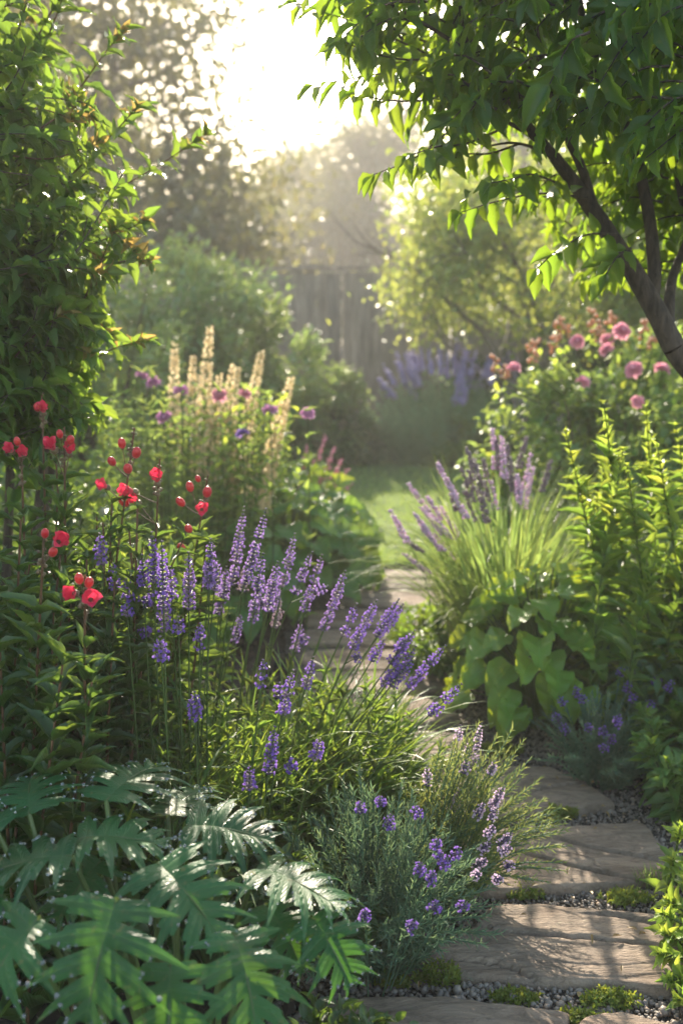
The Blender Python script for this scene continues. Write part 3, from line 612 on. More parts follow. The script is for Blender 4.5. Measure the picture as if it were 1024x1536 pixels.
# ================================================================== ROSE BUSH (right, middle distance)
def rose(P, r, rng, parent, mat, name='rose', facing=(0, -.5, .7)):
    mb = MB(); f = nrm(np.array(facing) + rng.normal(0, .25, 3)); a = nrm(np.cross(f, [1, .3, .2])); b = np.cross(f, a)
    blobs(mb, [P], [[r * .5, r * .5, r * .5]], rng, rough=.08, rnd=np.array([.3]))
    for ring, (nn, tilt, ln) in enumerate(((5, .35, .75), (7, .7, .9), (9, 1.15, 1.05), (10, 1.6, 1.1))):
        ph = np.arange(nn) / nn * 6.283 + ring * .9; o = np.cos(ph)[:, None] * a + np.sin(ph)[:, None] * b
        D = f * math.cos(tilt) + o * math.sin(tilt); N = f * math.sin(tilt) - o * math.cos(tilt)
        place(mb, 'petal', P - f * r * .3 + o * r * .12, D, N, r * ln, r * 1.0, rng, rnd=np.clip(rng.random(nn) * .5 + ring * .15, 0, 1))
    return mb.build(name, mat, parent)
def rose_bush():
    rng = np.random.default_rng(61); base = np.array([1.42, 5.0, 0])
    root, cc, _ = mound('rose_bush', 'leafy bush with round pink roses and peach buds, in the sun at the right', 'bush', base, (.78, .55, 1.12), M['rosebush'], 62, n=13000, lsz=.06, clumps=120, clr=.17, kind='ovals', lw=.6, top=M['euph_top'], ntop=500)
    root.location = (0, 0, 0)
    for c in root.children: c.matrix_parent_inverse.identity()
    for (x, y, r, d) in ((933, 495, 14, 4.6), (865, 511, 12, 4.7), (770, 551, 13, 4.55), (875, 571, 13, 4.45), (949, 553, 12, 4.45), (993, 551, 12, 4.5), (956, 602, 9, 4.45), (910, 508, 11, 4.9), (908, 522, 10, 4.6)):
        P = at(x, y, d); rose(P, r / F * d * rng.uniform(.8, 1.1), rng, root, M['pink'])
    for (x, y, d) in ((745, 532, 4.6), (757, 548, 4.6), (800, 510, 4.8), (803, 528, 4.7), (838, 474, 4.9), (835, 498, 4.8), (886, 470, 4.9), (920, 466, 4.9), (850, 480, 4.9), (965, 478, 4.8), (897, 484, 4.8), (1000, 485, 4.8), (978, 500, 4.7)):
        P = at(x, y, d); mb = MB(); sb = MB()
        n = 12; t = rng.random(n); Q = P + rng.normal(0, .012, (n, 3)) - np.array([0, 0, 1.0]) * (t * .07)[:, None]; blobs(mb, Q, np.full((n, 3), .011), rng, dirs=[0, 0, 1], rough=.12)
        tube(sb, cr([P, P - [0, 0, .1], P * .7 + (base + [0, 0, .5]) * .3], 5), (.003, .006), 4)
        st = sb.build('flower_stem', M['stem'], root); mb.build('bud_cluster', M['peach'], st)
        lb = MB(); leafy(lb, [P - [0, 0, .02], P - [0, 0, .2]], 7, .05, .028, rng, per=1, ang=70, kind='ovals'); lb.build('leaves', M['euph_top'], st)
    setbase(root, base)
rose_bush()

# ================================================================== LEFT BORDER, MIDDLE DISTANCE
def pyramid_spike(P, r0, rng, parent, mat, fl=.012, dens=95, cup=True):
    """cream bell spike along the points P (top last)"""
    n = len(P); t = np.sort(rng.random(dens) ** .8); i = np.minimum((t * (n - 1)).astype(int), n - 2); f = t * (n - 1) - i
    q = P[i] * (1 - f)[:, None] + P[i + 1] * f[:, None]; az = np.arange(dens) * 2.4; rr = r0 * (1 - .85 * t) 
    o = np.stack([np.cos(az), np.sin(az), 0 * az], -1); c = q + o * (rr * .7)[:, None]
    mb = MB(); D = o + np.array([0, 0, -.25]) + rvec(rng, dens, .15); s = fl * (1.2 - .75 * t) * 1.9
    for k in range(3):
        ph = k * 2.1; side = nrm(np.cross(D, [0, 0, 1.0])); DD = nrm(D) + .45 * (math.cos(ph) * side + math.sin(ph) * np.array([0, 0, 1.0]))
        place(mb, 'petal', c, DD, nrm(D) * -.3 + np.array([0, 0, 1.0]) * math.sin(ph) + side * math.cos(ph), s, s * .9, rng)
    return mb.build('flower_spike', mat, parent)
def cream_plant():
    rng = np.random.default_rng(71); root = thing('cream_spire_plant', 'big leafy clump with tall glowing cream flower spires in the middle left', 'flowering plant'); base = np.array([-.78, 4.55, 0])
    sp = [(315, 490, 4.5, 1.0), (350, 545, 4.4, .7), (393, 522, 4.5, .9), (438, 562, 4.4, .95), (262, 515, 4.7, .8), (290, 535, 4.8, .6), (357, 552, 4.7, .6), (418, 628, 4.2, .6), (330, 560, 4.3, .55)]
    for (x, y, d, k) in sp:
        top = at(x, y, d); b = np.array([base[0] + (top[0] - base[0]) * .55, d, 0]); P = cr([b, b * .45 + top * .55 + [-.02, 0, 0], top], 16)
        sb = MB(); tube(sb, P, (.006, .002), 5); st = sb.build('flower_stem', M['stem'], root)
        m = int(16 * (1 - .3 * k)); pyramid_spike(P[m - 5:], .044 * k + .008, rng, st, M['cream'], dens=int(150 * k), fl=.0145)
        lb = MB(); leafy(lb, P[:m], 15, .085, .028, rng, per=2, ang=60, kind='lance', droop=.2, sizef=lambda t: 1.1 - .6 * t); lb.build('leaves', M['rosebush'], st)
    # leafy body: many upright leafy stems
    lb = MB(); sb = MB()
    for k in range(120):
        x = rng.uniform(150, 440); y = rng.uniform(575, 660) + max(0, x - 380) * .9; d = rng.uniform(3.9, 5.1)
        top = at(x, y, d) * [1, 1, 1]; b = np.array([base[0] + (top[0] - base[0]) * .75, d + .05, 0]); P = cr([b, b * .4 + top * .6, top], 9)
        tube(sb, P, (.004, .0015), 4); leafy(lb, P, 14, .075, .026, rng, per=2, ang=58, kind='lance', droop=.15, start=.15, sizef=lambda t: 1.15 - .6 * t)
    lb.build('leaves', M['rosebush'], root); sb.build('stems', M['stem'], root)
    tb = MB()
    n = 90; x = rng.uniform(300, 450, n); y = rng.uniform(590, 730, n); P = np.array([at(a, b, d) for a, b, d in zip(x, y, rng.uniform(3.9, 4.4, n))])
    place(tb, 'ovals', P, rvec(rng, n, .7) + [0.2, 0, .3], rvec(rng, n, .4) + [0, 0, 1.0], .045, .026, rng); tb.build('young_leaves', M['euph_top'], root)
    setbase(root, base)
    g = 'round pink blooms scattered among the cream spires'
    lab = {0: 'bright magenta bloom on the left slope of the cream spire clump', 1: 'pink bloom nearest the tall dim shrub', 2: 'low pink bloom below the others, left of the cream spires', 3: 'dusty rose bloom between two cream spires, in the centre', 4: 'orchid-pink bloom standing highest beside the right cream spires', 5: 'orchid bloom at the right end, beyond the last cream spire', 6: 'deep violet bloom low in front of the cream spires', 7: 'small pink bloom at the far left of the clump', 8: 'pale pink bloom behind the second cream spire from the right'}
    for k, (x, y, r, d, m) in enumerate(((271, 584, 12, 3.95, 'orchid'), (229, 571, 12, 4.0, 'orchid'), (246, 624, 12, 3.9, 'orchid'), (329, 592, 12, 3.9, 'pink'), (405, 612, 13, 3.9, 'orchid'), (462, 619, 11, 4.0, 'orchid'), (363, 648, 11, 3.85, 'purple'), (213, 562, 10, 4.1, 'orchid'), (368, 588, 10, 3.95, 'pink'))):
        rt = thing('pink_flower', lab[k], 'flower', g); P = at(x, y, d); sb = MB(); b = np.array([P[0] * .97 - .02, d + .05, 0]); tube(sb, cr([b, (b + P) / 2 + [.01, 0, 0], P], 8), (.004, .002), 4)
        sb.build('stem', M['stem'], rt); rose(P, r / F * d * .92, rng, rt, M[m], 'bloom', (0, -.3, .9))
        lb = MB(); leafy(lb, cr([b, (b + P) / 2, P], 6), 9, .06, .02, rng, per=2, kind='lance'); lb.build('leaves', M['rosebush'], rt); setbase(rt, b)
cream_plant()
# thin pink flower stems by the lawn
def thin_spikes(name, label, base, tops, seed, fm, L=.12, fl=.006, nb=60, bl=.5):
    rng = np.random.default_rng(seed); root = thing(name, label, 'flowering plant'); base = np.array(base, float)
    for (x, y, d) in tops:
        top = at(x, y, d); b = base + rng.normal(0, .03, 3) * [1, 1, 0]; P = cr([b, b * .5 + top * .5 + [0, 0, .04], top], 10); sb = MB(); tube(sb, P, (.003, .0012), 4); st = sb.build('flower_stem', M['stem'], root)
        hb = MB(); n = 40; t = rng.random(n); q = P[-1] + nrm(P[-3] - P[-1]) * (t * L)[:, None] + rvec(rng, n, fl * .9); blobs(hb, q, np.full((n, 3), fl) * (.7 + .6 * t)[:, None], rng, rough=.2); hb.build('flower_spike', fm, st)
    fb = MB(); n = nb; blades(fb, base + np.column_stack([rng.normal(0, .08, n), rng.normal(0, .08, n), np.zeros(n)]), rng.uniform(0, 6.28, n), rng.uniform(.6, 1.1, n) * bl, np.full(n, .006), rng.uniform(0, .3, n), rng.uniform(.5, 1.6, n), rng); fb.build('foliage', M['grassy'], root)
    setbase(root, base); return root
thin_spikes('pink_spike_clump', 'airy clump of thin pink-tipped stems leaning right, at the lawn edge', (-.28, 5.3, .02), [(488, 655, 5.3), (502, 672, 5.2), (515, 690, 5.2), (472, 690, 5.3), (460, 668, 5.4), (530, 722, 5.2), (522, 705, 5.3), (495, 700, 5.2), (450, 700, 5.4), (478, 715, 5.1)], 81, M['pink'], nb=160, bl=.62)
# ================================================================== HOSTAS
def hosta(name, label, base, n, Rr, H, L, mat, seed, squash=(1, 1), wr=.82, lab=None):
    rng = np.random.default_rng(seed); root = thing(name, label, 'hosta'); base = np.array(base, float)
    for k in range(n):
        t = (k + .5) / n; az = k * 2.399 + rng.normal(0, .2); rr = Rr * (.12 + .88 * t ** .75) * rng.uniform(.88, 1.08)
        o = np.array([math.cos(az) * squash[0], math.sin(az) * squash[1], 0]); h = H * (1.0 - .72 * t ** 1.5) * rng.uniform(.85, 1.08)
        tipbase = base + o * rr * .68 + [0, 0, h]; l = L * rng.uniform(.78, 1.12) * (.8 + .3 * t)
        P = cr([base + o * .03, base + o * rr * .22 + [0, 0, h * .55], tipbase], 8); mb = MB(); tube(mb, P, (.005, .003), 5, 1)
        el = .28 - .95 * t ** 1.2 + rng.normal(0, .2); on = nrm(o + rng.normal(0, .18, 3) * [1, 1, 0])
        D = on * math.cos(el) + np.array([0, 0, math.sin(el)]); N = np.array([0, 0, math.cos(el)]) - on * math.sin(el) + rng.normal(0, .2, 3) + np.array([0, -.45, 0])
        place(mb, 'heart', [tipbase], [D], [N], l, l * wr * rng.uniform(.9, 1.1), rng); mb.build('leaf', [mat, M['stem']], root)
    setbase(root, base); return root
b = gr(800, 1092); hosta('hosta', 'large bright green hosta with heart leaves beside the path on the right', (b[0] + .02, b[1] + .02, 0), 112, .41, .50, .122, M['hosta'], 91)
hosta('hosta', 'dark hosta bush nearest the cream spires, right of the path bend', (-.26, 4.62, 0), 80, .50, .50, .15, M['hosta_dark'], 92)
hosta('hosta', 'dark glossy hosta spreading to the path, left of the lawn', (-.08, 4.9, 0), 70, .38, .46, .14, M['hosta_dark'], 93)
hosta('hosta', 'shadowed hosta behind the tall purple salvia spikes', (-.52, 4.15, 0), 60, .45, .42, .15, M['hosta_dark'], 94)
hosta('hosta', 'yellow-green hosta catching the sun below the cream spires', (-.2, 5.1, 0), 50, .40, .58, .13, M['hosta'], 95)

# ================================================================== RIGHT BORDER
def arching_grass():
    rng = np.random.default_rng(101); base = np.array([.62, 3.62, 0.0]); root = thing('ornamental_grass', 'big fountain of arching green blades with mauve flower wands, right of the path', 'ornamental grass')
    n = 850; az = rng.uniform(0, 6.28, n); rr = rng.random(n) ** .6 * .16; B = base + np.column_stack([np.cos(az) * rr, np.sin(az) * rr, np.zeros(n)]); az2 = az + rng.normal(0, .45, n)
    L = rng.uniform(.5, .92, n); th1 = rng.uniform(.5, 2.3, n) * (.5 + rr / .16 * .6)
    mb = MB(); blades(mb, B, az2, L, rng.uniform(.007, .013, n), rng.uniform(.02, .35, n), th1, rng, n=12, p=1.6); mb.build('foliage', M['grassy'], root)
    tops = [(585, 765), (598, 800), (612, 725), (622, 770), (632, 790), (640, 745), (655, 695), (668, 715), (645, 770), (660, 760), (700, 672), (702, 705), (712, 690), (725, 688), (738, 642), (745, 660), (752, 655), (760, 665), (735, 720), (790, 655), (796, 680), (765, 690), (680, 740), (695, 735), (650, 800), (720, 735), (826, 690), (800, 700), (775, 712), (605, 830), (630, 760), (690, 700)]
    for x, y in tops:
        d = rng.uniform(3.25, 3.7); top = at(x, y, d); b = base + [rng.normal(0, .05) + (top[0] - base[0]) * .12, rng.normal(0, .05), 0]
        P = cr([b, b * .52 + top * .48 + [-.03 * np.sign(top[0] - base[0]), 0, .07], top], 14); sb = MB(); tube(sb, P, (.0026, .0012), 4); st = sb.build('flower_stem', M['grassy'], root)
        hb = MB(); Ls = rng.uniform(.11, .17); m = 70; t = rng.random(m); dirn = nrm(P[-3] - P[-1]); az3 = rng.uniform(0, 6.28, m); o = np.column_stack([np.cos(az3), np.sin(az3), np.zeros(m)]); q = P[-1] + dirn * (t * Ls)[:, None] + o * (.004 + .007 * t)[:, None]
        blobs(hb, q, np.stack([.0036 + .002 * t, .0036 + .002 * t, .007 + 0 * t], -1), rng, dirs=o * .7 - dirn * .6 + rvec(rng, m, .2), rough=.1)
        hb.build('flower_spike', M['mauve'] if rng.random() < .7 else M['calyx_pale'], st)
    setbase(root, base)
arching_grass()
def leafy_stems(name, label, cat, stems, lm, tm, seed, L=.085, Wd=.022, nodes=24, per=2, ang=60, r=.005, stm=None, tipn=6, kind='lance', base=None, sizef=None, droop=.1, bow=.05):
    rng = np.random.default_rng(seed); root = thing(name, label, cat); c = np.mean([s[1] for s in stems], 0) if base is None else np.array(base, float)
    for top, b in stems:
        top = np.array(top, float); b = np.array(b, float); P = cr([b, b * .5 + top * .5 + rng.normal(0, bow * .4, 3) * [1, 1, 0] + [0, 0, bow * .3], top], 18); sb = MB(); tube(sb, P, (r, r * .4), 6); st = sb.build('stem', stm or M['stem'], root)
        H = np.linalg.norm(top - b); m = max(6, int(nodes * H)); lb = MB(); leafy(lb, P[:-3], m, L, Wd, rng, per=per, ang=ang, kind=kind, droop=droop, sizef=sizef or (lambda t: 1.1 - .35 * t), start=.08)
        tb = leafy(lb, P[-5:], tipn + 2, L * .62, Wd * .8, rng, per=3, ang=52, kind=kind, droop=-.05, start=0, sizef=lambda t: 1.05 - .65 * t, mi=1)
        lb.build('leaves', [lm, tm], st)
    setbase(root, (c[0], c[1], 0)); return root
rng = np.random.default_rng(111)
fill = []
for k in range(16):
    x = rng.uniform(870, 1180); y = rng.uniform(660, 860); d = rng.uniform(2.75, 3.5); t = at(x, y, d); fill.append((t, (t[0] * .92 + .04, d + .1, 0)))
main = []
for (x, y, d, bx, by) in ((905, 606, 2.85, 975, 1010), (848, 648, 2.85, 930, 1020), (968, 612, 2.95, 1010, 1000), (985, 672, 2.75, 1030, 1010), (1012, 640, 3.0, 1040, 1000), (940, 700, 2.7, 985, 1040), (878, 720, 2.95, 940, 1010), (1030, 705, 2.7, 1060, 1030), (900, 690, 3.1, 950, 990)):
    main.append((at(x, y, d), gr(bx + 10, by + 30)))
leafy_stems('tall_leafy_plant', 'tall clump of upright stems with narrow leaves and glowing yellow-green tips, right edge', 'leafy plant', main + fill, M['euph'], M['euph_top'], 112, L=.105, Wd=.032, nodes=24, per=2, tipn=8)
b = gr(905, 1185); 
def lav_clump(name, label, base, nst, H, rad, flowers, seed, lm, fm, leafL=.028, dens=20, r=.0022, fsize=.0055, fl_len=.05, tilt=(0, 0), leafW=.17, per=2):
    """bushy clump of feathery stems; flowers: (px x, px y, depth)"""
    rng = np.random.default_rng(seed); root = thing(name, label, 'lavender'); base = np.array(base, float); lb = MB(); sb = MB(); tips = []
    for k in range(nst):
        az = rng.uniform(0, 6.28); rr = rng.random() ** .55; o = np.array([math.cos(az), math.sin(az), 0])
        b = base + o * rr * rad * .3; tip = base + o * rr * rad + [tilt[0] * H, tilt[1] * H, H * (1 - .55 * rr ** 1.8) * rng.uniform(.7, 1.08)]
        P = cr([b, b * .5 + tip * .5 + [0, 0, H * .12], tip], 10); tube(sb, P, (r, r * .5), 4); Ls = np.linalg.norm(tip - b)
        leafy(lb, P, max(8, int(dens * Ls / .25)), leafL, leafL * leafW, rng, per=per, ang=48, kind='needle', droop=-.05, up=.2, start=.1, sizef=lambda t: 1.1 - .4 * t)
    lb.build('foliage', lm, root); sb.build('stems', M['lav'], root)
    for (x, y, d) in flowers:
        top = at(x, y, d); b = base + (top - base) * [.35, .35, 0] + [0, 0, .03]; P = cr([b, b * .5 + top * .5 + [0, 0, .03], top], 10); fb = MB(); tube(fb, P, (.0018, .001), 4)
        leafy(fb, P[:8], 10, leafL * .8, leafL * leafW * .8, rng, per=2, ang=40, kind='needle', droop=0, up=.2, start=.3); st = fb.build('flower_stem', lm, root)
        florets(P, rng, st, fm, fl_len * rng.uniform(.7, 1.3), fsize, int(14 * fl_len / .05))
    setbase(root, base); return root
def florets(P, rng, parent, mat, Ls, fs, n, calyx='calyx', gap=0.0, name='flower_spike'):
    """whorled lipped florets along the end of P"""
    seg = np.linalg.norm(np.diff(P, axis=0), axis=1); cum = np.concatenate([[0], np.cumsum(seg)]); tot = cum[-1]
    nw = max(4, int(Ls / (fs * 1.5))); hb = MB()
    for w_ in range(nw):
        tt = w_ / nw; 
        if gap and tt > .35 and rng.random() < gap: continue
        s = tot - Ls * tt; q = np.array([np.interp(s, cum, P[:, i]) for i in range(3)]); q2 = np.array([np.interp(s - .01, cum, P[:, i]) for i in range(3)]); T_ = nrm(q - q2)
        a = nrm(np.cross(T_, [.3, .2, .1])); b2 = np.cross(T_, a); per = rng.integers(4, 7); az = rng.uniform(0, 6.28) + np.arange(per) / per * 6.28 + rng.normal(0, .2, per)
        size = fs * (.45 + .75 * min(1, tt * 2.2)) * rng.uniform(.8, 1.15, per); o = np.cos(az)[:, None] * a + np.sin(az)[:, None] * b2
        C0 = q + o * (size * .55)[:, None]
        blobs(hb, C0, np.stack([size * .42, size * .42, size * .8], -1), rng, dirs=o + T_ * .7, rough=.08, mi=1)
        if tt > .10:
            op = rng.random(per) < .85; C1 = C0[op] + (o[op] + T_ * .5) * (size[op] * .7)[:, None]; D = o[op] * 1.0 + T_ * .35
            for kk in range(3):
                ph = kk * 2.09 + .5; sd = np.cross(D, T_); DD = nrm(D) + .75 * (math.cos(ph) * T_ + math.sin(ph) * nrm(sd))
                place(hb, 'petal', C1, DD, nrm(D) * .3 + (math.cos(ph) * T_ + math.sin(ph) * nrm(sd)) * -1, size[op] * .95, size[op] * .85, rng)
    return hb.build(name, [mat, M[calyx]], parent)
lav_clump('lavender_plant', 'small grey-green lavender with violet and pink heads on dark soil at the right', (b[0], b[1] + .05, 0), 120, .26, .24,
    [(862, 1028, 2.85), (872, 1040, 2.8), (828, 1070, 2.75), (838, 1085, 2.7), (905, 1090, 2.6), (918, 1102, 2.6), (928, 1072, 2.6), (906, 1120, 2.55), (932, 1000, 2.9), (944, 1020, 2.85), (990, 1012, 2.9), (1010, 1020, 2.8), (980, 1050, 2.75), (880, 1085, 2.65), (838, 1045, 2.8), (952, 1040, 2.8), (890, 1060, 2.85)], 121, M['lav'], M['purple'], fl_len=.045, fsize=.006, dens=22)
rng = np.random.default_rng(131); c0 = gr(1030, 1235); st = []
for k in range(30):
    az = rng.uniform(0, 6.28); rr = rng.random() ** .5 * .26; b_ = np.array([c0[0] + .06, c0[1] + .05, 0]); t = b_ + [math.cos(az) * rr, math.sin(az) * rr, .34 - rr * .55 + rng.uniform(-.03, .03)]; st.append((t, b_ + [math.cos(az) * rr * .4, math.sin(az) * rr * .4, 0]))
leafy_stems('broadleaf_plant', 'low clump of broad pointed green leaves between lavender and path edge, right side', 'leafy plant', st, M['broad'], M['broad'], 132, L=.085, Wd=.036, nodes=34, per=2, ang=66, kind='oval', tipn=3, bow=.02)
rng = np.random.default_rng(141); st = []
for (x, y, d) in ((1000, 1350, 1.95), (990, 1370, 1.9), (1010, 1285, 2.05), (1035, 1400, 1.85), (985, 1430, 1.8), (1000, 1470, 1.75), (1020, 1240, 2.1), (1040, 1320, 1.95), (1045, 1460, 1.75), (1015, 1500, 1.7), (1060, 1380, 1.9), (1070, 1480, 1.75), (995, 1400, 1.85)):
    t = at(x, y, d); st.append((t, (.80 + rng.uniform(-.05, .06), d + .05, 0)))
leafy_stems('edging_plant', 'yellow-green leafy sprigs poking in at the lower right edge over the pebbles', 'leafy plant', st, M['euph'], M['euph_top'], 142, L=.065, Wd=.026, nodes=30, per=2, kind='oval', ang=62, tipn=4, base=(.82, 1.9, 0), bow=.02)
# moss and small tufts between the flagstones
def tuft(label, x, y, rad, n, h, seed, name='moss_tuft', cat='moss', kind=0):
    rng = np.random.default_rng(seed); b = gr(x, y, .01); root = thing(name, label, cat, 'little green tufts growing between the flagstones'); mb = MB(); r = rng.random(n) ** .5 * rad; az = rng.uniform(0, 6.28, n); B = b + np.column_stack([np.cos(az) * r * 1.5, np.sin(az) * r * .6, np.zeros(n)])
    if kind == 0:
        for k in range(n):
            hh = h * rng.uniform(.4, 1.1) * (1 - .5 * (r[k] / rad) ** 2); P = np.array([B[k], B[k] + [rng.normal(0, .006), rng.normal(0, .006), hh]]); leafy(mb, P, 6, .011, .0055, rng, per=2, ang=60, kind='kite', droop=0, start=.1, up=.3)
    else: blades(mb, B, rng.uniform(0, 6.28, n), rng.uniform(.5, 1.2, n) * h, np.full(n, .0035), rng.uniform(0, .5, n), rng.uniform(.4, 1.6, n), rng, n=6)
    mb.build('leaves', M['moss'] if kind == 0 else M['grassy'], root); setbase(root, b)
tuft('bright moss cushion in the gap behind the wide cracked flagstone', 838, 1226, .032, 110, .03, 151)
tuft('moss cushion beside the lavender, at the left end of the narrow gravel strip', 785, 1342, .03, 110, .02, 152)
tuft('grassy tuft at the right end of the narrow gravel strip', 985, 1330, .035, 80, .06, 153, 'grass_tuft', 'grass tuft', 1)
tuft('small weed with green leaves in front of the largest flagstone, at its left', 655, 1472, .035, 60, .045, 154, 'small_weed', 'weed')
tuft('flat moss patch among the round pebbles, front centre', 770, 1498, .03, 80, .012, 155)
tuft('mossy patch among orange pebbles at the front right', 915, 1503, .035, 130, .018, 156)
tuft('moss patch below the mossy pebbles at the very front right', 872, 1530, .03, 90, .014, 157)
tuft('small green tuft at the foot of the bright hosta', 745, 1130, .05, 120, .03, 158)
tuft('thin low tuft on the gravel, right of the grassy tuft', 940, 1350, .04, 80, .02, 159)
tuft('moss at the left front corner of the largest flagstone, under the lobed leaves', 590, 1478, .022, 50, .02, 160)

# ================================================================== NEAR TREE (right)
def near_tree():
    rng = np.random.default_rng(201); root = thing('small_tree', 'dark-stemmed tree leaning in from the right, its backlit leafy crown filling the top', 'tree'); D0 = 2.75
    base = np.array([at(1150, 900, 2.8)[0], 2.8, 0.0]); L = []
    def limb(px, r0, r1, d0=D0, d1=D0, n=26):
        q = [at(x, y, d0 + (d1 - d0) * i / max(1, len(px) - 1)) for i, (x, y) in enumerate(px)]; P = cr(q, n)
        P = P + np.array([[noise.noise(tuple(p * 9)) * .007, noise.noise(tuple(p * 9 + 4)) * .007, 0] for p in P]); L.append((P, r0, r1)); return P
    P0 = cr([base, base + [-.02, 0, .35], at(1080, 640, 2.78), at(1010, 520, D0)], 20); L.append((P0, .050, .032))
    limb([(1010, 520), (975, 455), (935, 385), (895, 325), (862, 280), (830, 235)], .040, .020)
    limb([(830, 235), (800, 200), (775, 165), (745, 120), (700, 60), (690, 10)], .019, .006, 2.75, 2.5)
    limb([(975, 455), (980, 400), (972, 330), (960, 260), (925, 150), (880, 60), (860, -40)], .026, .012, 2.75, 2.95)
    limb([(1000, 500), (1005, 430), (1020, 380), (1060, 300)], .022, .010, 2.75, 2.9)
    limb([(895, 325), (870, 250), (845, 190), (820, 120), (800, 40), (790, -60)], .018, .007, 2.75, 2.7)
    limb([(940, 240), (985, 120), (1000, 30), (1010, -60)], .016, .008, 2.9, 3.0)
    limb([(925, 150), (960, 60), (975, -40)], .012, .006, 2.9, 3.0)
    limb([(1035, 350), (1010, 200), (1030, 90), (1020, -20)], .018, .008, 2.85, 2.7)
    limb([(862, 280), (820, 232), (775, 215), (730, 220)], .007, .003, 2.75, 2.6)
    limb([(845, 190), (790, 155), (740, 100), (640, 40), (560, -10)], .010, .004, 2.7, 2.45)
    limb([(830, 235), (790, 200), (742, 175), (700, 160)], .009, .004, 2.75, 2.5)
    limb([(925, 150), (900, 60), (890, 0)], .010, .005)
    tb = MB()
    for i, (P, r0, r1) in enumerate(L):
        kk = 1 if i == 0 else .78
        tube(tb, P, (r0 * kk, (r0 + r1) / 2 * kk, r1 * kk), 10)
    tb.build('trunk', M['bark'], root)
    lb = MB(); wb = MB()
    def spray(q, n, Lf=.07, droop=.55, mi=0, r=.0035):
        P = cr(q, 12); tube(wb, P, (r, .0012), 5); leafy(lb, P, n, Lf, Lf * .50, rng, per=1, ang=66, kind='oval', droop=droop, start=.12, up=.9, sizef=lambda t: .95 - .25 * np.abs(t - .4), jit=.2)
        place(lb, 'oval', P[-1:], nrm(P[-1:] - P[-3:-2]) - [0, 0, .3], [[0, -.2, 1.0]], Lf * .75, Lf * .34, rng)
    A = lambda l, d0, d1: [at(x, y, d0 + (d1 - d0) * i / (len(l) - 1)) for i, (x, y) in enumerate(l)]
    hand = [([(700, 110), (600, 62), (500, 22), (446, 4)], 15), ([(730, 140), (640, 105), (560, 112), (470, 128)], 14), ([(770, 150), (690, 185), (625, 235), (560, 262)], 15), ([(880, 296), (810, 290), (745, 302), (692, 318)], 12),
            ([(925, 352), (880, 352), (835, 376), (804, 404)], 11), ([(945, 372), (925, 385), (908, 412)], 7), ([(720, 60), (640, 20), (560, -10), (480, -20)], 15), ([(760, 190), (700, 215), (655, 220), (610, 235)], 10),
            ([(850, 280), (800, 262), (770, 268), (735, 275)], 9), ([(780, 215), (735, 230), (690, 232), (640, 250)], 10), ([(700, 80), (620, 90), (560, 80), (510, 60)], 12), ([(1000, 160), (940, 130), (900, 150), (850, 180)], 12), ([(1060, 180), (1010, 160), (960, 150), (915, 175)], 12), ([(690, 130), (640, 150), (580, 150), (530, 140)], 11)]
    for q, n in hand: spray(A(q, 2.7, rng.uniform(2.25, 2.6)), n, .09)
    def in_crown(x, y):
        lo = np.interp(x, [440, 480, 560, 600, 640, 700, 740, 800, 850, 900, 960, 1030, 1200], [30, 90, 150, 195, 215, 225, 215, 205, 215, 235, 290, 350, 380]); return y < lo
    c = 0
    while c < 800:
        x = rng.uniform(470, 1240); y = rng.uniform(-420, 360)
        if not in_crown(x, y): continue
        if rng.random() > np.clip((x - 440) / 260, .22, 1): continue
        d = rng.uniform(2.15, 3.7) if x > 700 else rng.uniform(2.3, 3.2)
        e = at(x, y, d); s = e + np.array([rng.uniform(.08, .22), rng.uniform(-.05, .05), rng.uniform(-.03, .14)]); m = (e + s) / 2 + [0, 0, .03]
        spray([s, m, e], int(rng.integers(7, 12)), .088, droop=.5); c += 1
    # looser lit leaves lower right, behind the limbs
    for k in range(120):
        x = rng.uniform(770, 1180); y = rng.uniform(230, 430) 
        if y > np.interp(x, [770, 880, 960, 1180], [330, 420, 445, 450]): continue
        d = rng.uniform(2.85, 3.6); e = at(x, y, d); s = e + np.array([rng.uniform(.05, .18), rng.uniform(-.05, .05), rng.uniform(0, .1)]); spray([s, (s + e) / 2 + [0, 0, .02], e], 7, .085, droop=.5)
    lb.build('crown', M['tree'], root); wb.build('twigs', M['bark'], root); setbase(root, base)
near_tree()

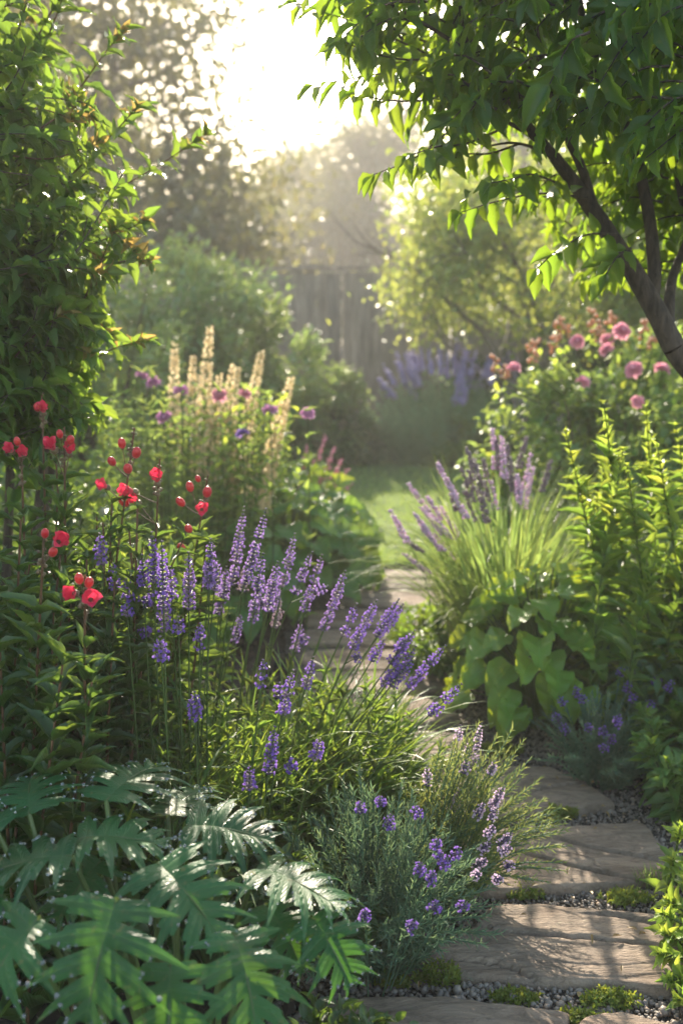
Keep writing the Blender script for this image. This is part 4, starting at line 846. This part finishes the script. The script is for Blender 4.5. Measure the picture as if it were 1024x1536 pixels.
# ================================================================== NEAR SHRUB (left)
def near_shrub():
    rng = np.random.default_rng(211); root = thing('tall_shrub', 'tall arching shrub at the left edge, long leafy shoots with bronze young tips', 'shrub'); base = np.array([-1.12, 2.95, 0.0])
    lb = MB(); sb = MB(); tb = MB()
    for k in range(9):
        az = rng.uniform(0, 6.28); top = base + [math.cos(az) * .4, math.sin(az) * .35, rng.uniform(1.3, 1.9)]; b = base + [math.cos(az) * .08, math.sin(az) * .08, 0]
        tube(tb, cr([b, b * .5 + top * .5 + [math.cos(az) * .05, 0, .1], top], 14), (.02, .008), 7)
    tb.build('trunk', M['bark'], root)
    def shoot(q, n, Lf=.082, tip=True, droop=.1):
        P = cr(q, 14); tube(sb, P, (.0030 if tip else .0020, .0012), 5, 0 if not tip else 1); leafy(lb, P, n, Lf, Lf * .50, rng, per=2, ang=62, kind='oval', droop=droop, start=.08, up=.8, sizef=lambda t: 1.1 - .45 * t)
        if tip: leafy(lb, P[-3:], 3, Lf * .5, Lf * .2, rng, per=2, ang=40, kind='oval', droop=-.2, start=.2, mi=1, up=.6)
    A = lambda l, d0, d1: [at(x, y, d0 + (d1 - d0) * i / (len(l) - 1)) for i, (x, y) in enumerate(l)]
    for q, n in (([(-20, 240), (30, 140), (70, 60), (95, -5), (110, -60)], 14), ([(60, 225), (105, 155), (150, 90), (182, 50)], 13), ([(95, 275), (135, 235), (175, 195), (205, 162)], 10), ([(105, 305), (165, 288), (235, 250), (305, 203)], 13), ([(40, 120), (60, 50), (90, 0), (130, -50)], 9),
                 ([(95, 440), (150, 405), (185, 392), (222, 390)], 8), ([(50, 590), (110, 560), (165, 525), (212, 512)], 10), ([(60, 470), (110, 470), (140, 480), (165, 500)], 8), ([(70, 350), (120, 340), (165, 345), (200, 375)], 9), ([(20, 90), (30, 40), (45, -10)], 8), ([(60, 520), (100, 520), (135, 530)], 7), ([(80, 390), (130, 370), (190, 345), (215, 330)], 9)):
        shoot(A(q, 2.75, rng.uniform(2.35, 2.65)), n)
    c = 0
    while c < 850:
        x = rng.uniform(-330, 215); y = rng.uniform(-260, 640); hi = np.interp(y, [-420, 0, 60, 120, 200, 300, 420, 480, 560, 640], [40, 50, 80, 120, 160, 200, 165, 120, 125, 80])
        if x > hi: continue
        d = rng.uniform(2.35, 3.4); e = at(x, y, d); l = rng.uniform(.12, .26); a = rng.uniform(-.2, 1.1)
        s = e - np.array([math.cos(a) * l, rng.uniform(-.08, .08), math.sin(a) * l]); 
        shoot([s, (s + e) / 2 + [.01, 0, .02 * rng.normal()], e], int(l * 30), .084, tip=x > hi - 45 and rng.random() < .5 and y < 480, droop=.1 if y < 250 else .45); c += 1
    for c in range(260):
        x = rng.uniform(-200, 150); y = rng.uniform(360, 640); d = rng.uniform(2.4, 3.0); e = at(x, y, d); l = rng.uniform(.12, .24); a = rng.uniform(-.7, .5); s = e - np.array([math.cos(a) * l, rng.uniform(-.06, .06), math.sin(a) * l])
        shoot([s, (s + e) / 2 + [.01, 0, .01], e], 7, .084, tip=False, droop=.4)
    lb.build('crown', [M['shrub'], M['shrub_tip']], root); sb.build('twigs', [M['bark'], M['redstem']], root); setbase(root, base)
near_shrub()
# ================================================================== RED-FLOWERED PLANTS (left)
def bell(mb, P, D, size, rng, mi=0):
    D = nrm(D); a = nrm(np.cross(D, [0.1, .2, 1.0])); b = np.cross(D, a)
    m = 8; prof = [(0, .12), (.35, .30), (.7, .42), (1.0, .50), (1.15, .62)]
    V = []; 
    for (h, r) in prof:
        for k in range(m * 2):
            az = k / (m * 2) * 6.283; rr = r * (1 + (.16 * math.cos(az * 5) if h > .9 else 0)); V.append(P + D * size * h + (math.cos(az) * a + math.sin(az) * b) * size * rr)
    A = np.zeros((len(V), 3)); A[:, 1] = np.repeat([p[0] for p in prof], m * 2); A[:, 2] = rng.random(); mb.add(V, grid_faces(len(prof), m * 2, True), A, mi)
    ph = np.arange(5) / 5 * 6.283 + rng.random(); o = np.cos(ph)[:, None] * a + np.sin(ph)[:, None] * b
    place(mb, 'petal', P + D * size * 1.0 + o * size * .45, o * .45 + D * .9 + rvec(rng, 5, .2), D * .3 - o, size * .62, size * .7, rng, mi)
def red_stem(root, top, b, items, rng, lvs=26, r=.0045, Lf=.105, Wd=.031, budtop=True, mats=None):
    top = np.array(top); b = np.array(b); P = cr([b, b * .55 + top * .45 + [rng.normal(0, .012), 0, .02], top], 22); sb = MB(); tube(sb, P, (r, r * .45), 6); st = sb.build('stem', M['redstem'], root)
    lb = MB(); leafy(lb, P[:19] if budtop else P, lvs, Lf, Wd, rng, per=2, ang=62, kind='lance', droop=.22, start=.05, sizef=lambda t: 1.15 - .55 * t, jit=.1); lb.build('leaves', mats or M['pens'], st)
    if budtop:
        bb = MB(); n = 14; t = rng.random(n); q = P[-1] + (P[-2] - P[-1]) * (t * 1.6)[:, None] + rvec(rng, n, .004); blobs(bb, q, np.full((n, 3), .0045) * (.6 + .7 * t)[:, None], rng, dirs=[0, 0, 1], rough=.1); bb.build('bud_cluster', M['budgreen'], st)
    for (x, y, rp, d, kind) in items:
        c = at(x, y, d); s = rp / F * d * 1.12; fb = MB(); k = np.argmin(np.linalg.norm(P - c, axis=1)); a = P[max(0, k - 1)]
        tube(fb, cr([a, (a + c) / 2 + [0, 0, -.003], c], 4), (.0014, .001), 4, 1); o = nrm(c - a)
        if kind == 'b': blobs(fb, [c], [[s * .8, s * .8, s * 1.15]], rng, ICO2, dirs=o + [0, 0, .3], rough=0); blobs(fb, [c - nrm(o + [0, 0, .3]) * s * .9], [[s * .45, s * .45, s * .5]], rng, rough=0, mi=1)
        else:
            bell(fb, c - o * s * .4, o * .5 + [0, -.25, -.1 if kind == 'f' else .5], s * 1.25, rng); blobs(fb, [c - o * s * .6], [[s * .5, s * .5, s * .6]], rng, rough=0, mi=1)
        fb.build('flower' if kind != 'b' else 'flower_bud', [M['red'] if kind != 'b' else M['redbud'], M['budgreen']], st)
def red_plants():
    rng = np.random.default_rng(301)
    specs = [
     ('tall red-flowered plant whose stem ends in the row of egg-shaped red buds', [((202, 642, 2.2), (95, 1010), [(183, 665, 7, 'b'), (205, 679, 8, 'b'), (168, 692, 7, 'b'), (192, 703, 8, 'b'), (158, 728, 9, 'f')])]),
     ('red-flowered plant with scattered small buds beside the tallest purple spike', [((312, 712, 2.3), (185, 1010), [(285, 730, 7, 'b'), (311, 738, 8, 'b'), (271, 753, 7, 'b'), (303, 762, 10, 'f'), (283, 793, 7, 'b'), (272, 821, 7, 'b'), (297, 718, 5, 'b')])]),
     ('red-flowered plant with one crimson bell and orange faded blooms lower down', [((240, 688, 2.25), (150, 1020), [(236, 718, 11, 'f'), (196, 735, 11, 'f'), (205, 750, 9, 'f'), (186, 752, 8, 'b')])]),
     ('red-flowered plant with a pair of rounded scarlet bells, second from the left edge', [((97, 640, 2.15), (25, 990), [(80, 670, 11, 'f'), (105, 676, 10, 'f'), (106, 660, 7, 'b'), (90, 651, 6, 'b')])]),
     ('red-flowered plant at the left edge with twin bells low on a leafy stem', [((32, 662, 2.1), (-20, 960), [(18, 674, 9, 'f'), (35, 679, 10, 'f'), (26, 662, 6, 'b')])]),
     ('slim red-flowered stem with one small red bell, highest of them all', [((63, 592, 2.3), (0, 950), [(66, 615, 9, 'f'), (56, 611, 6, 'b')])]),
     ('near red-flowered stem with a drooping crimson bell, left of the purple spikes', [((66, 806, 1.72), (-10, 1200), [(90, 810, 14, 'f'), (80, 828, 8, 'b'), (68, 800, 7, 'b')])]),
     ('nearest red-flowered stem with two coral bells, in front of the dark leaves', [((128, 862, 1.66), (30, 1260), [(110, 888, 12, 'f'), (137, 896, 14, 'f'), (119, 868, 8, 'b'), (134, 874, 8, 'b')])])]
    for lab, stems in specs:
        root = thing('red_flower_plant', lab, 'flowering plant', 'red flowering plants in the left border')
        for (tp, bp, it) in stems:
            top = at(*tp); bb = gr(*bp); bb = np.array([top[0] - (tp[0] - bp[0]) / F * tp[2], min(tp[2] + .1, bb[1]), 0]); red_stem(root, top, bb, [(x, y, r, tp[2] - .02 + rng.normal(0, .01), k) for x, y, r, k in it], rng, mats=M['pens'])
            b0 = bb
        for k in range(3):
            x = bp[0] + rng.uniform(-30, 80); y = tp[1] + rng.uniform(70, 200); d = tp[2] + rng.uniform(-.05, .2); t = at(x + (tp[0] - bp[0]) * .5, y, d); red_stem(root, t, [b0[0] + rng.normal(0, .05), d, 0], [], rng, lvs=22, budtop=False)
        setbase(root, b0)
    rg_ = np.random.default_rng(305); st = []
    for k in range(46):
        x = rg_.uniform(-160, 215); y = rg_.uniform(760, 960) - max(0, 60 - x) * .35; d = rg_.uniform(1.75, 2.6); t = at(x, y, d); st.append((t, (t[0] - .05 - rg_.uniform(0, .06), d + .05, 0)))
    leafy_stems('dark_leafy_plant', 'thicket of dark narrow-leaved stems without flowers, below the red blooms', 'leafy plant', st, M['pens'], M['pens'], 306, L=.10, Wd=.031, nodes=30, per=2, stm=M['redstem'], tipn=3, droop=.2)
    st = []
    for k in range(26):
        x = rg_.uniform(120, 330); y = rg_.uniform(760, 900); d = rg_.uniform(2.5, 3.2); t = at(x, y, d); st.append((t, (t[0] - .04, d + .1, 0)))
    leafy_stems('bright_leafy_plant', 'sunlit yellow-green leafy stems behind the left purple spikes', 'leafy plant', st, M['euph'], M['euph_top'], 307, L=.08, Wd=.026, nodes=26, per=2, tipn=3, droop=.15)
red_plants()

# ================================================================== PURPLE SALVIA
def salvia(label, base, spikes, seed, nfol, rad, H, fol=True):
    rng = np.random.default_rng(seed); root = thing('purple_salvia', label, 'flowering plant', 'clumps of purple salvia along the path'); base = np.array(base, float)
    for (x, y, d, Ls, bx, m) in list(spikes) + [(x + rng.uniform(-45, 45), y + rng.uniform(-15, 60), d + rng.uniform(-.1, .12), Ls * rng.uniform(.6, 1), bx + rng.uniform(-25, 25), m) for x, y, d, Ls, bx, m in spikes if rng.random() < .3 and Ls > .07]:
        m = 'violet' if m == 'mauve' else m
        top = at(x, y, d); b = np.array([(bx - 512) / F * d, d + .04 + rng.normal(0, .03), .0]); P = cr([b, b * .5 + top * .5 + [-(top[0] - b[0]) * .07, 0, .035], top], 20)
        sb = MB(); tube(sb, P, (.0028, .0015), 5); leafy(sb, P[1:11], 5, .05, .009, rng, per=2, ang=45, kind='lance', droop=.1); st = sb.build('flower_stem', M['stem'], root)
        florets(P, rng, st, M[m], Ls * 1.12, .0062 if m == 'purple' else .0060, 30, calyx='calyx' if rng.random() < .6 else 'calyx_pale', gap=.12)
        if rng.random() < .22:      # side spike
            q = P[15]; e = q + (P[-1] - P[15]) * .55 + rng.normal(0, .018, 3) + [rng.choice([-1, 1]) * .03, 0, 0]; Q = cr([q, (q + e) / 2, e], 8); s2 = MB(); tube(s2, Q, (.0015, .001), 4); st2 = s2.build('side_stem', M['stem'], root); florets(Q, rng, st2, M[m], Ls * .4, .007, 12, gap=.1)
    # strappy leaf rosettes
    lb = MB()
    for k in range(nfol):
        az = rng.uniform(0, 6.28); rr = rng.random() ** .5; c = base + [math.cos(az) * rr * rad[0], math.sin(az) * rr * rad[1], 0]; n = 16; h = H * rng.uniform(.7, 1.1)
        a2 = rng.uniform(0, 6.28, n); B = c + np.column_stack([np.cos(a2) * .012, np.sin(a2) * .012, rng.uniform(0, .08, n)])
        blades(lb, B, a2, h * rng.uniform(.6, 1.15, n), rng.uniform(.008, .016, n), rng.uniform(.05, .5, n), rng.uniform(.8, 2.2, n), rng, n=9, p=1.4)
    lb.build('foliage', M['strap'], root)
    # leafy shoots with whorls above the straps
    wb = MB()
    for k in range(int(nfol * .5)):
        az = rng.uniform(0, 6.28); rr = rng.random() ** .5; c = base + [math.cos(az) * rr * rad[0], math.sin(az) * rr * rad[1], 0]; t = c + [rng.normal(0.02, .03), rng.normal(0, .03), H * rng.uniform(.6, 1.05)]
        P = cr([c, (c + t) / 2, t], 8); tube(wb, P, (.0025, .0015), 4); leafy(wb, P, 11, .07, .010, rng, per=2, ang=52, kind='lance', droop=.12, sizef=lambda t: 1 - .4 * t, start=.25)
    wb.build('leafy_shoots', M['strap'], root)
    setbase(root, base)
salvia('upright clump of deep violet salvia at the left, stems standing straight up', (-.39, 2.08, 0), [
    (228, 798, 2.00, .13, 215, 'purple'), (243, 812, 1.95, .14, 228, 'purple'), (213, 832, 2.00, .10, 205, 'purple'), (190, 868, 2.00, .07, 190, 'purple'), (150, 800, 2.10, .07, 140, 'purple'), (170, 845, 2.10, .06, 160, 'purple'), (240, 955, 1.80, .05, 232, 'purple'),
    (283, 828, 2.05, .12, 262, 'mauve'), (316, 808, 2.05, .10, 285, 'mauve'), (255, 850, 2.05, .08, 250, 'purple'), (190, 905, 1.95, .03, 185, 'purple'), (268, 925, 2.00, .04, 255, 'purple')], 401, 46, (.22, .22), .46)
salvia('largest salvia clump in the centre, tall mauve spikes leaning right', (-.17, 2.35, 0), [
    (366, 760, 2.35, .19, 290, 'mauve'), (395, 830, 2.3, .13, 320, 'mauve'), (442, 800, 2.4, .14, 350, 'mauve'), (340, 850, 2.4, .09, 290, 'mauve'), (300, 935, 2.0, .06, 270, 'purple'), (483, 832, 2.45, .12, 380, 'mauve'), (518, 856, 2.4, .12, 400, 'mauve'), (388, 880, 2.5, .10, 330, 'mauve'), (368, 850, 2.55, .07, 320, 'calyx_pale'), (420, 898, 2.5, .08, 370, 'calyx_pale'), (452, 935, 2.5, .08, 390, 'mauve'), (405, 868, 2.5, .08, 350, 'mauve'), (292, 1038, 1.85, .06, 280, 'purple'), (330, 875, 2.45, .08, 300, 'mauve'), (465, 880, 2.5, .07, 390, 'mauve')], 402, 56, (.26, .22), .43)
salvia('salvia clump sprawling over the path with dark violet spikes leaning far right', (-.03, 2.45, 0), [
    (565, 900, 2.35, .11, 420, 'purple'), (598, 898, 2.4, .12, 440, 'purple'), (535, 905, 2.4, .09, 410, 'purple'), (622, 945, 2.3, .11, 440, 'purple'), (668, 968, 2.25, .13, 450, 'purple'), (692, 1026, 2.1, .10, 450, 'purple'), (620, 985, 2.25, .09, 440, 'purple'), (395, 990, 1.95, .07, 345, 'purple'), (440, 1005, 1.95, .10, 350, 'purple'), (428, 1050, 1.9, .03, 370, 'purple'), (412, 1090, 1.85, .10, 360, 'purple'), (480, 1108, 1.85, .05, 400, 'purple'), (375, 1150, 1.8, .05, 350, 'purple'), (548, 930, 2.3, .08, 420, 'purple'), (500, 905, 2.45, .08, 400, 'mauve'), (470, 985, 2.2, .09, 400, 'purple'), (575, 960, 2.3, .07, 430, 'purple')], 403, 46, (.22, .2), .38)

# ================================================================== NEAR LAVENDER (centre front)
c1 = gr(560, 1380); fl1 = [(627, 1210, 1.75), (570, 1195, 1.8), (540, 1203, 1.75), (658, 1262, 1.65), (632, 1295, 1.6), (650, 1310, 1.6), (662, 1280, 1.65), (655, 1355, 1.55), (620, 1385, 1.5), (547, 1368, 1.5), (700, 1355, 1.6), (585, 1222, 1.75), (690, 1272, 1.7), (672, 1285, 1.65)]
lav_clump('lavender_plant', 'blue-green feathery lavender with short violet heads, front centre beside the lobed leaves', (.06, 1.88, 0), 200, .40, .27, fl1, 501, M['lav'], M['purple'], leafL=.028, fl_len=.034, fsize=.0052, dens=21)
c2 = gr(660, 1310); fl2 = [(722, 1085, 2.2), (690, 1088, 2.2), (715, 1128, 2.15), (742, 1142, 2.1), (755, 1180, 2.0), (725, 1205, 2.0), (745, 1212, 1.95), (768, 1250, 1.9), (770, 1295, 1.85), (752, 1318, 1.8), (700, 1140, 2.1), (740, 1240, 1.9), (690, 1180, 2.1), (735, 1265, 1.9), (718, 1310, 1.8), (765, 1270, 1.85), (640, 1150, 2.1), (708, 1110, 2.2), (747, 1195, 2.0), (728, 1290, 1.85)]
lav_clump('lavender_plant', 'sunlit golden-green lavender spilling onto the path, thin spikes reaching right', (.21, 2.12, 0), 170, .42, .22, fl2, 502, M['rosem'], M['mauve'], leafL=.024, fl_len=.055, fsize=.0048, dens=20, tilt=(.25, 0))

# ================================================================== LOBED-LEAF PLANT (front left)
def lobed_leaf(L, rng, nl=5, drops=46):
    """deeply lobed leaf in its own frame: +Y along the midrib, +Z up; returns arrays and drop points"""
    m = 30; T_ = nl * m + 1; V = []; A = []; s = np.linspace(0, 1, T_); K = 6; dr = []; lob = rng.uniform(.9, 1.1, (2, nl + 1))
    for sd in (-1, 1):
        for j in range(T_):
            t = s[j]; p = (t * nl + (0)) % 1.0; li = int(min(nl, t * nl + (0)))
            env = (np.sin(np.pi * min(1, (t * .84 + .16)) ** .95) ** .75) * .50 + .02
            f = (1 - abs(2 * p - 1) ** 1.1) ** 1.0; tooth = .27 * (1 - abs(((p * 3.0) % 1.0) * 2 - 1)) * min(1, f * 2.5)
            ln = env * (.17 + .74 * f ** 1.1 + tooth) * lob[0 if sd < 0 else 1][li]
            if t > .93: ln = env * .5 * (1 - (t - .93) / .07) + .01
            a = R(105 - 70 * t ** .8); o = np.array([math.sin(a) * sd, math.cos(a)])
            for q in range(K):
                k_ = q / (K - 1); x = o[0] * ln * k_; y = t * .78 + o[1] * ln * k_
                ridge = .03 * f * k_
                z = .22 * k_ * ln - .75 * (ln * k_) ** 2 - .42 * (y - .2) ** 2 * (y > .2) + ridge + .012 * math.sin(9 * y + 7 * x)
                V.append((x * L, y * L, z * L)); A.append((sd * k_, t, 0))
                if q == K - 1 and f > .15: dr.append((x * L * .985, y * L * .985, z * L))
    Fa = np.concatenate([grid_faces(T_, K)[:, ::-1], grid_faces(T_, K) + T_ * K]); V = np.array(V); A = np.array(A); A[:, 0] *= 1.6
    dr = np.array(dr); ix = rng.choice(len(dr), min(drops, len(dr)), False)
    return V, Fa, A, dr[ix]
def lobed_plant():
    rng = np.random.default_rng(601); base = np.array([-.27, 1.42, 0]); root = thing('lobed_leaf_plant', 'large-leaved plant with deeply cut dewy green leaves filling the lower left corner', 'leafy plant')
    # (px of leaf middle, depth, length, heading deg (0 = to the right, 90 = away), pitch, roll)
    lv = [(200, 1170, 1.64, .25, 62, 10, 0), (45, 1190, 1.60, .25, 115, 8, 5), (190, 1262, 1.50, .25, 14, 0, -6), (350, 1250, 1.56, .26, -2, 0, 0), (30, 1300, 1.42, .26, 178, -2, 0), (285, 1350, 1.36, .26, -50, -14, 0), (455, 1335, 1.46, .27, -20, -6, 0), (150, 1445, 1.22, .27, -92, -34, 0), (370, 1480, 1.28, .25, -62, -34, 0), (500, 1430, 1.40, .20, -38, -34, 0), (5, 1450, 1.26, .24, -140, -30, 0), (115, 1340, 1.46, .2, -110, -20, 0), (-60, 1240, 1.5, .26, 165, 4, 0), (430, 1410, 1.42, .2, -48, -30, 0), (-75, 1370, 1.36, .26, 190, -8, 0), (280, 1200, 1.72, .2, 60, 8, 0), (255, 1520, 1.22, .2, -80, -42, 0)]
    for i, (x, y, d, L, hd, pit, roll) in enumerate(lv):
        mid = at(x, y, d); hd = R(hd + rng.normal(0, 6)); pt = R(pit); D = np.array([math.cos(hd) * math.cos(pt), math.sin(hd) * math.cos(pt), math.sin(pt)])
        N = np.array([0, -.08, 1.0]) + rng.normal(0, .10, 3); X = nrm(np.cross(D, N)); Z = np.cross(X, D); L *= .74; V, Fa, A, dr = lobed_leaf(L, rng, nl=5)
        A[:, 2] = rng.random(); org = mid - D * L * .42 + Z * L * .06; tr = lambda q: org + q[:, 0:1] * X + q[:, 1:2] * D + q[:, 2:3] * Z
        mb = MB(); mb.add(tr(V), Fa, A, 0); cen = np.array([[0, t * .78 * L, .003 * L - (.42 * max(0, t * .78 - .2) ** 2) * L - .002] for t in np.linspace(0, .95, 12)]); tube(mb, tr(cen), (.0034, .0008), 5, 1)
        b = base + (org - base) * [.25, .25, 0] + [rng.normal(0, .02), rng.normal(0, .02), 0]; tube(mb, cr([b, b * .4 + org * .6 - D * L * .12 - [0, 0, .02], org + Z * .001], 12), (.006, .0042), 7, 1)
        lf = mb.build('leaf', [M['acan'], M['stem']], root)
        if y < 1480:
            db = MB(); q = tr(dr) + Z * .0012; s = rng.gamma(4, .00035, len(q)) + .0008; blobs(db, q, np.stack([s, s * .9, s], -1), rng, ICO1, rough=0); dd = db.build('water_drops', M['drop'], lf); dd['kind'] = 'stuff'
    setbase(root, base)
lobed_plant()
# a few fallen petals and leaf scraps on the path
rng = np.random.default_rng(731); mb = MB(); n = 110; Y = rng.uniform(1.7, 4.2, n); P = np.column_stack([path_x(Y) + rng.uniform(-.3, .35, n), Y, np.full(n, .042)]); az = rng.uniform(0, 6.28, n)
place(mb, 'ovals', P, np.column_stack([np.cos(az), np.sin(az), rng.normal(0, .1, n)]), [0, 0, 1.0], rng.uniform(.008, .028, n), rng.uniform(.005, .012, n), rng)
M['litter'] = leaf_mat('dry_leaf', (.16, .10, .04), (.24, .17, .06), (.4, .3, .1), k=.2, vein=0)
stuff(mb.build('leaf_litter', M['litter']), 'scattered dry leaf scraps lying on the flagstones', 'fallen leaves')
# low understorey between the plants, so that no bed is bare
rng = np.random.default_rng(701); 
def low(label, base, rad, lm, seed, n=2500, L=.05, kind='ovals', lw=.5): mound('low_foliage', label, 'ground cover', base, rad, lm, seed, n=n, lsz=L, clumps=40, clr=.22, kind=kind, lw=lw, stems=M['stem'])
low('leafy edging along the far path, under the arching grass', (.34, 3.75, 0), (.13, .42, .13), M['broad'], 709, n=1500, L=.035)
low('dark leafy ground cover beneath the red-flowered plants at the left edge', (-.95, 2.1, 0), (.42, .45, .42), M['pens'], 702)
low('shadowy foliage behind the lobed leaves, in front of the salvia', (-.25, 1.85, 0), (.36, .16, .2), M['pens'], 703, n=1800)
low('leafy undergrowth at the foot of the tall leafy stems, right side', (1.15, 3.2, 0), (.45, .4, .45), M['pens'], 704)
low('undergrowth below the pink rose bush', (1.35, 4.35, 0), (.55, .35, .45), M['broad'], 705)
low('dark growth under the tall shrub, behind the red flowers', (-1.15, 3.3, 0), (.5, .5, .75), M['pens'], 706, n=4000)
low('green undergrowth between the tall shrub and the cream spires', (-1.25, 4.3, 0), (.5, .5, .6), M['broad'], 707, n=3500)
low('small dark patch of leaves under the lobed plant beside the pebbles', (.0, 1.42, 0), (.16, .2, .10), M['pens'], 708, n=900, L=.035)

for stem_, grp in (('hosta', 'hosta clumps beside the path'), ('hedge_shrub', 'rounded shrubs at the back of the garden'), ('green_mound', 'low bushes at the far lawn edge'), ('lavender_plant', 'low lavender plants along the path'), ('catmint_mound', 'violet spiky mounds before the fence'), ('low_foliage', 'low foliage filling the beds')):
    for o in COL.objects:
        if o.parent is None and o.name.split('.')[0] == stem_: o['group'] = grp
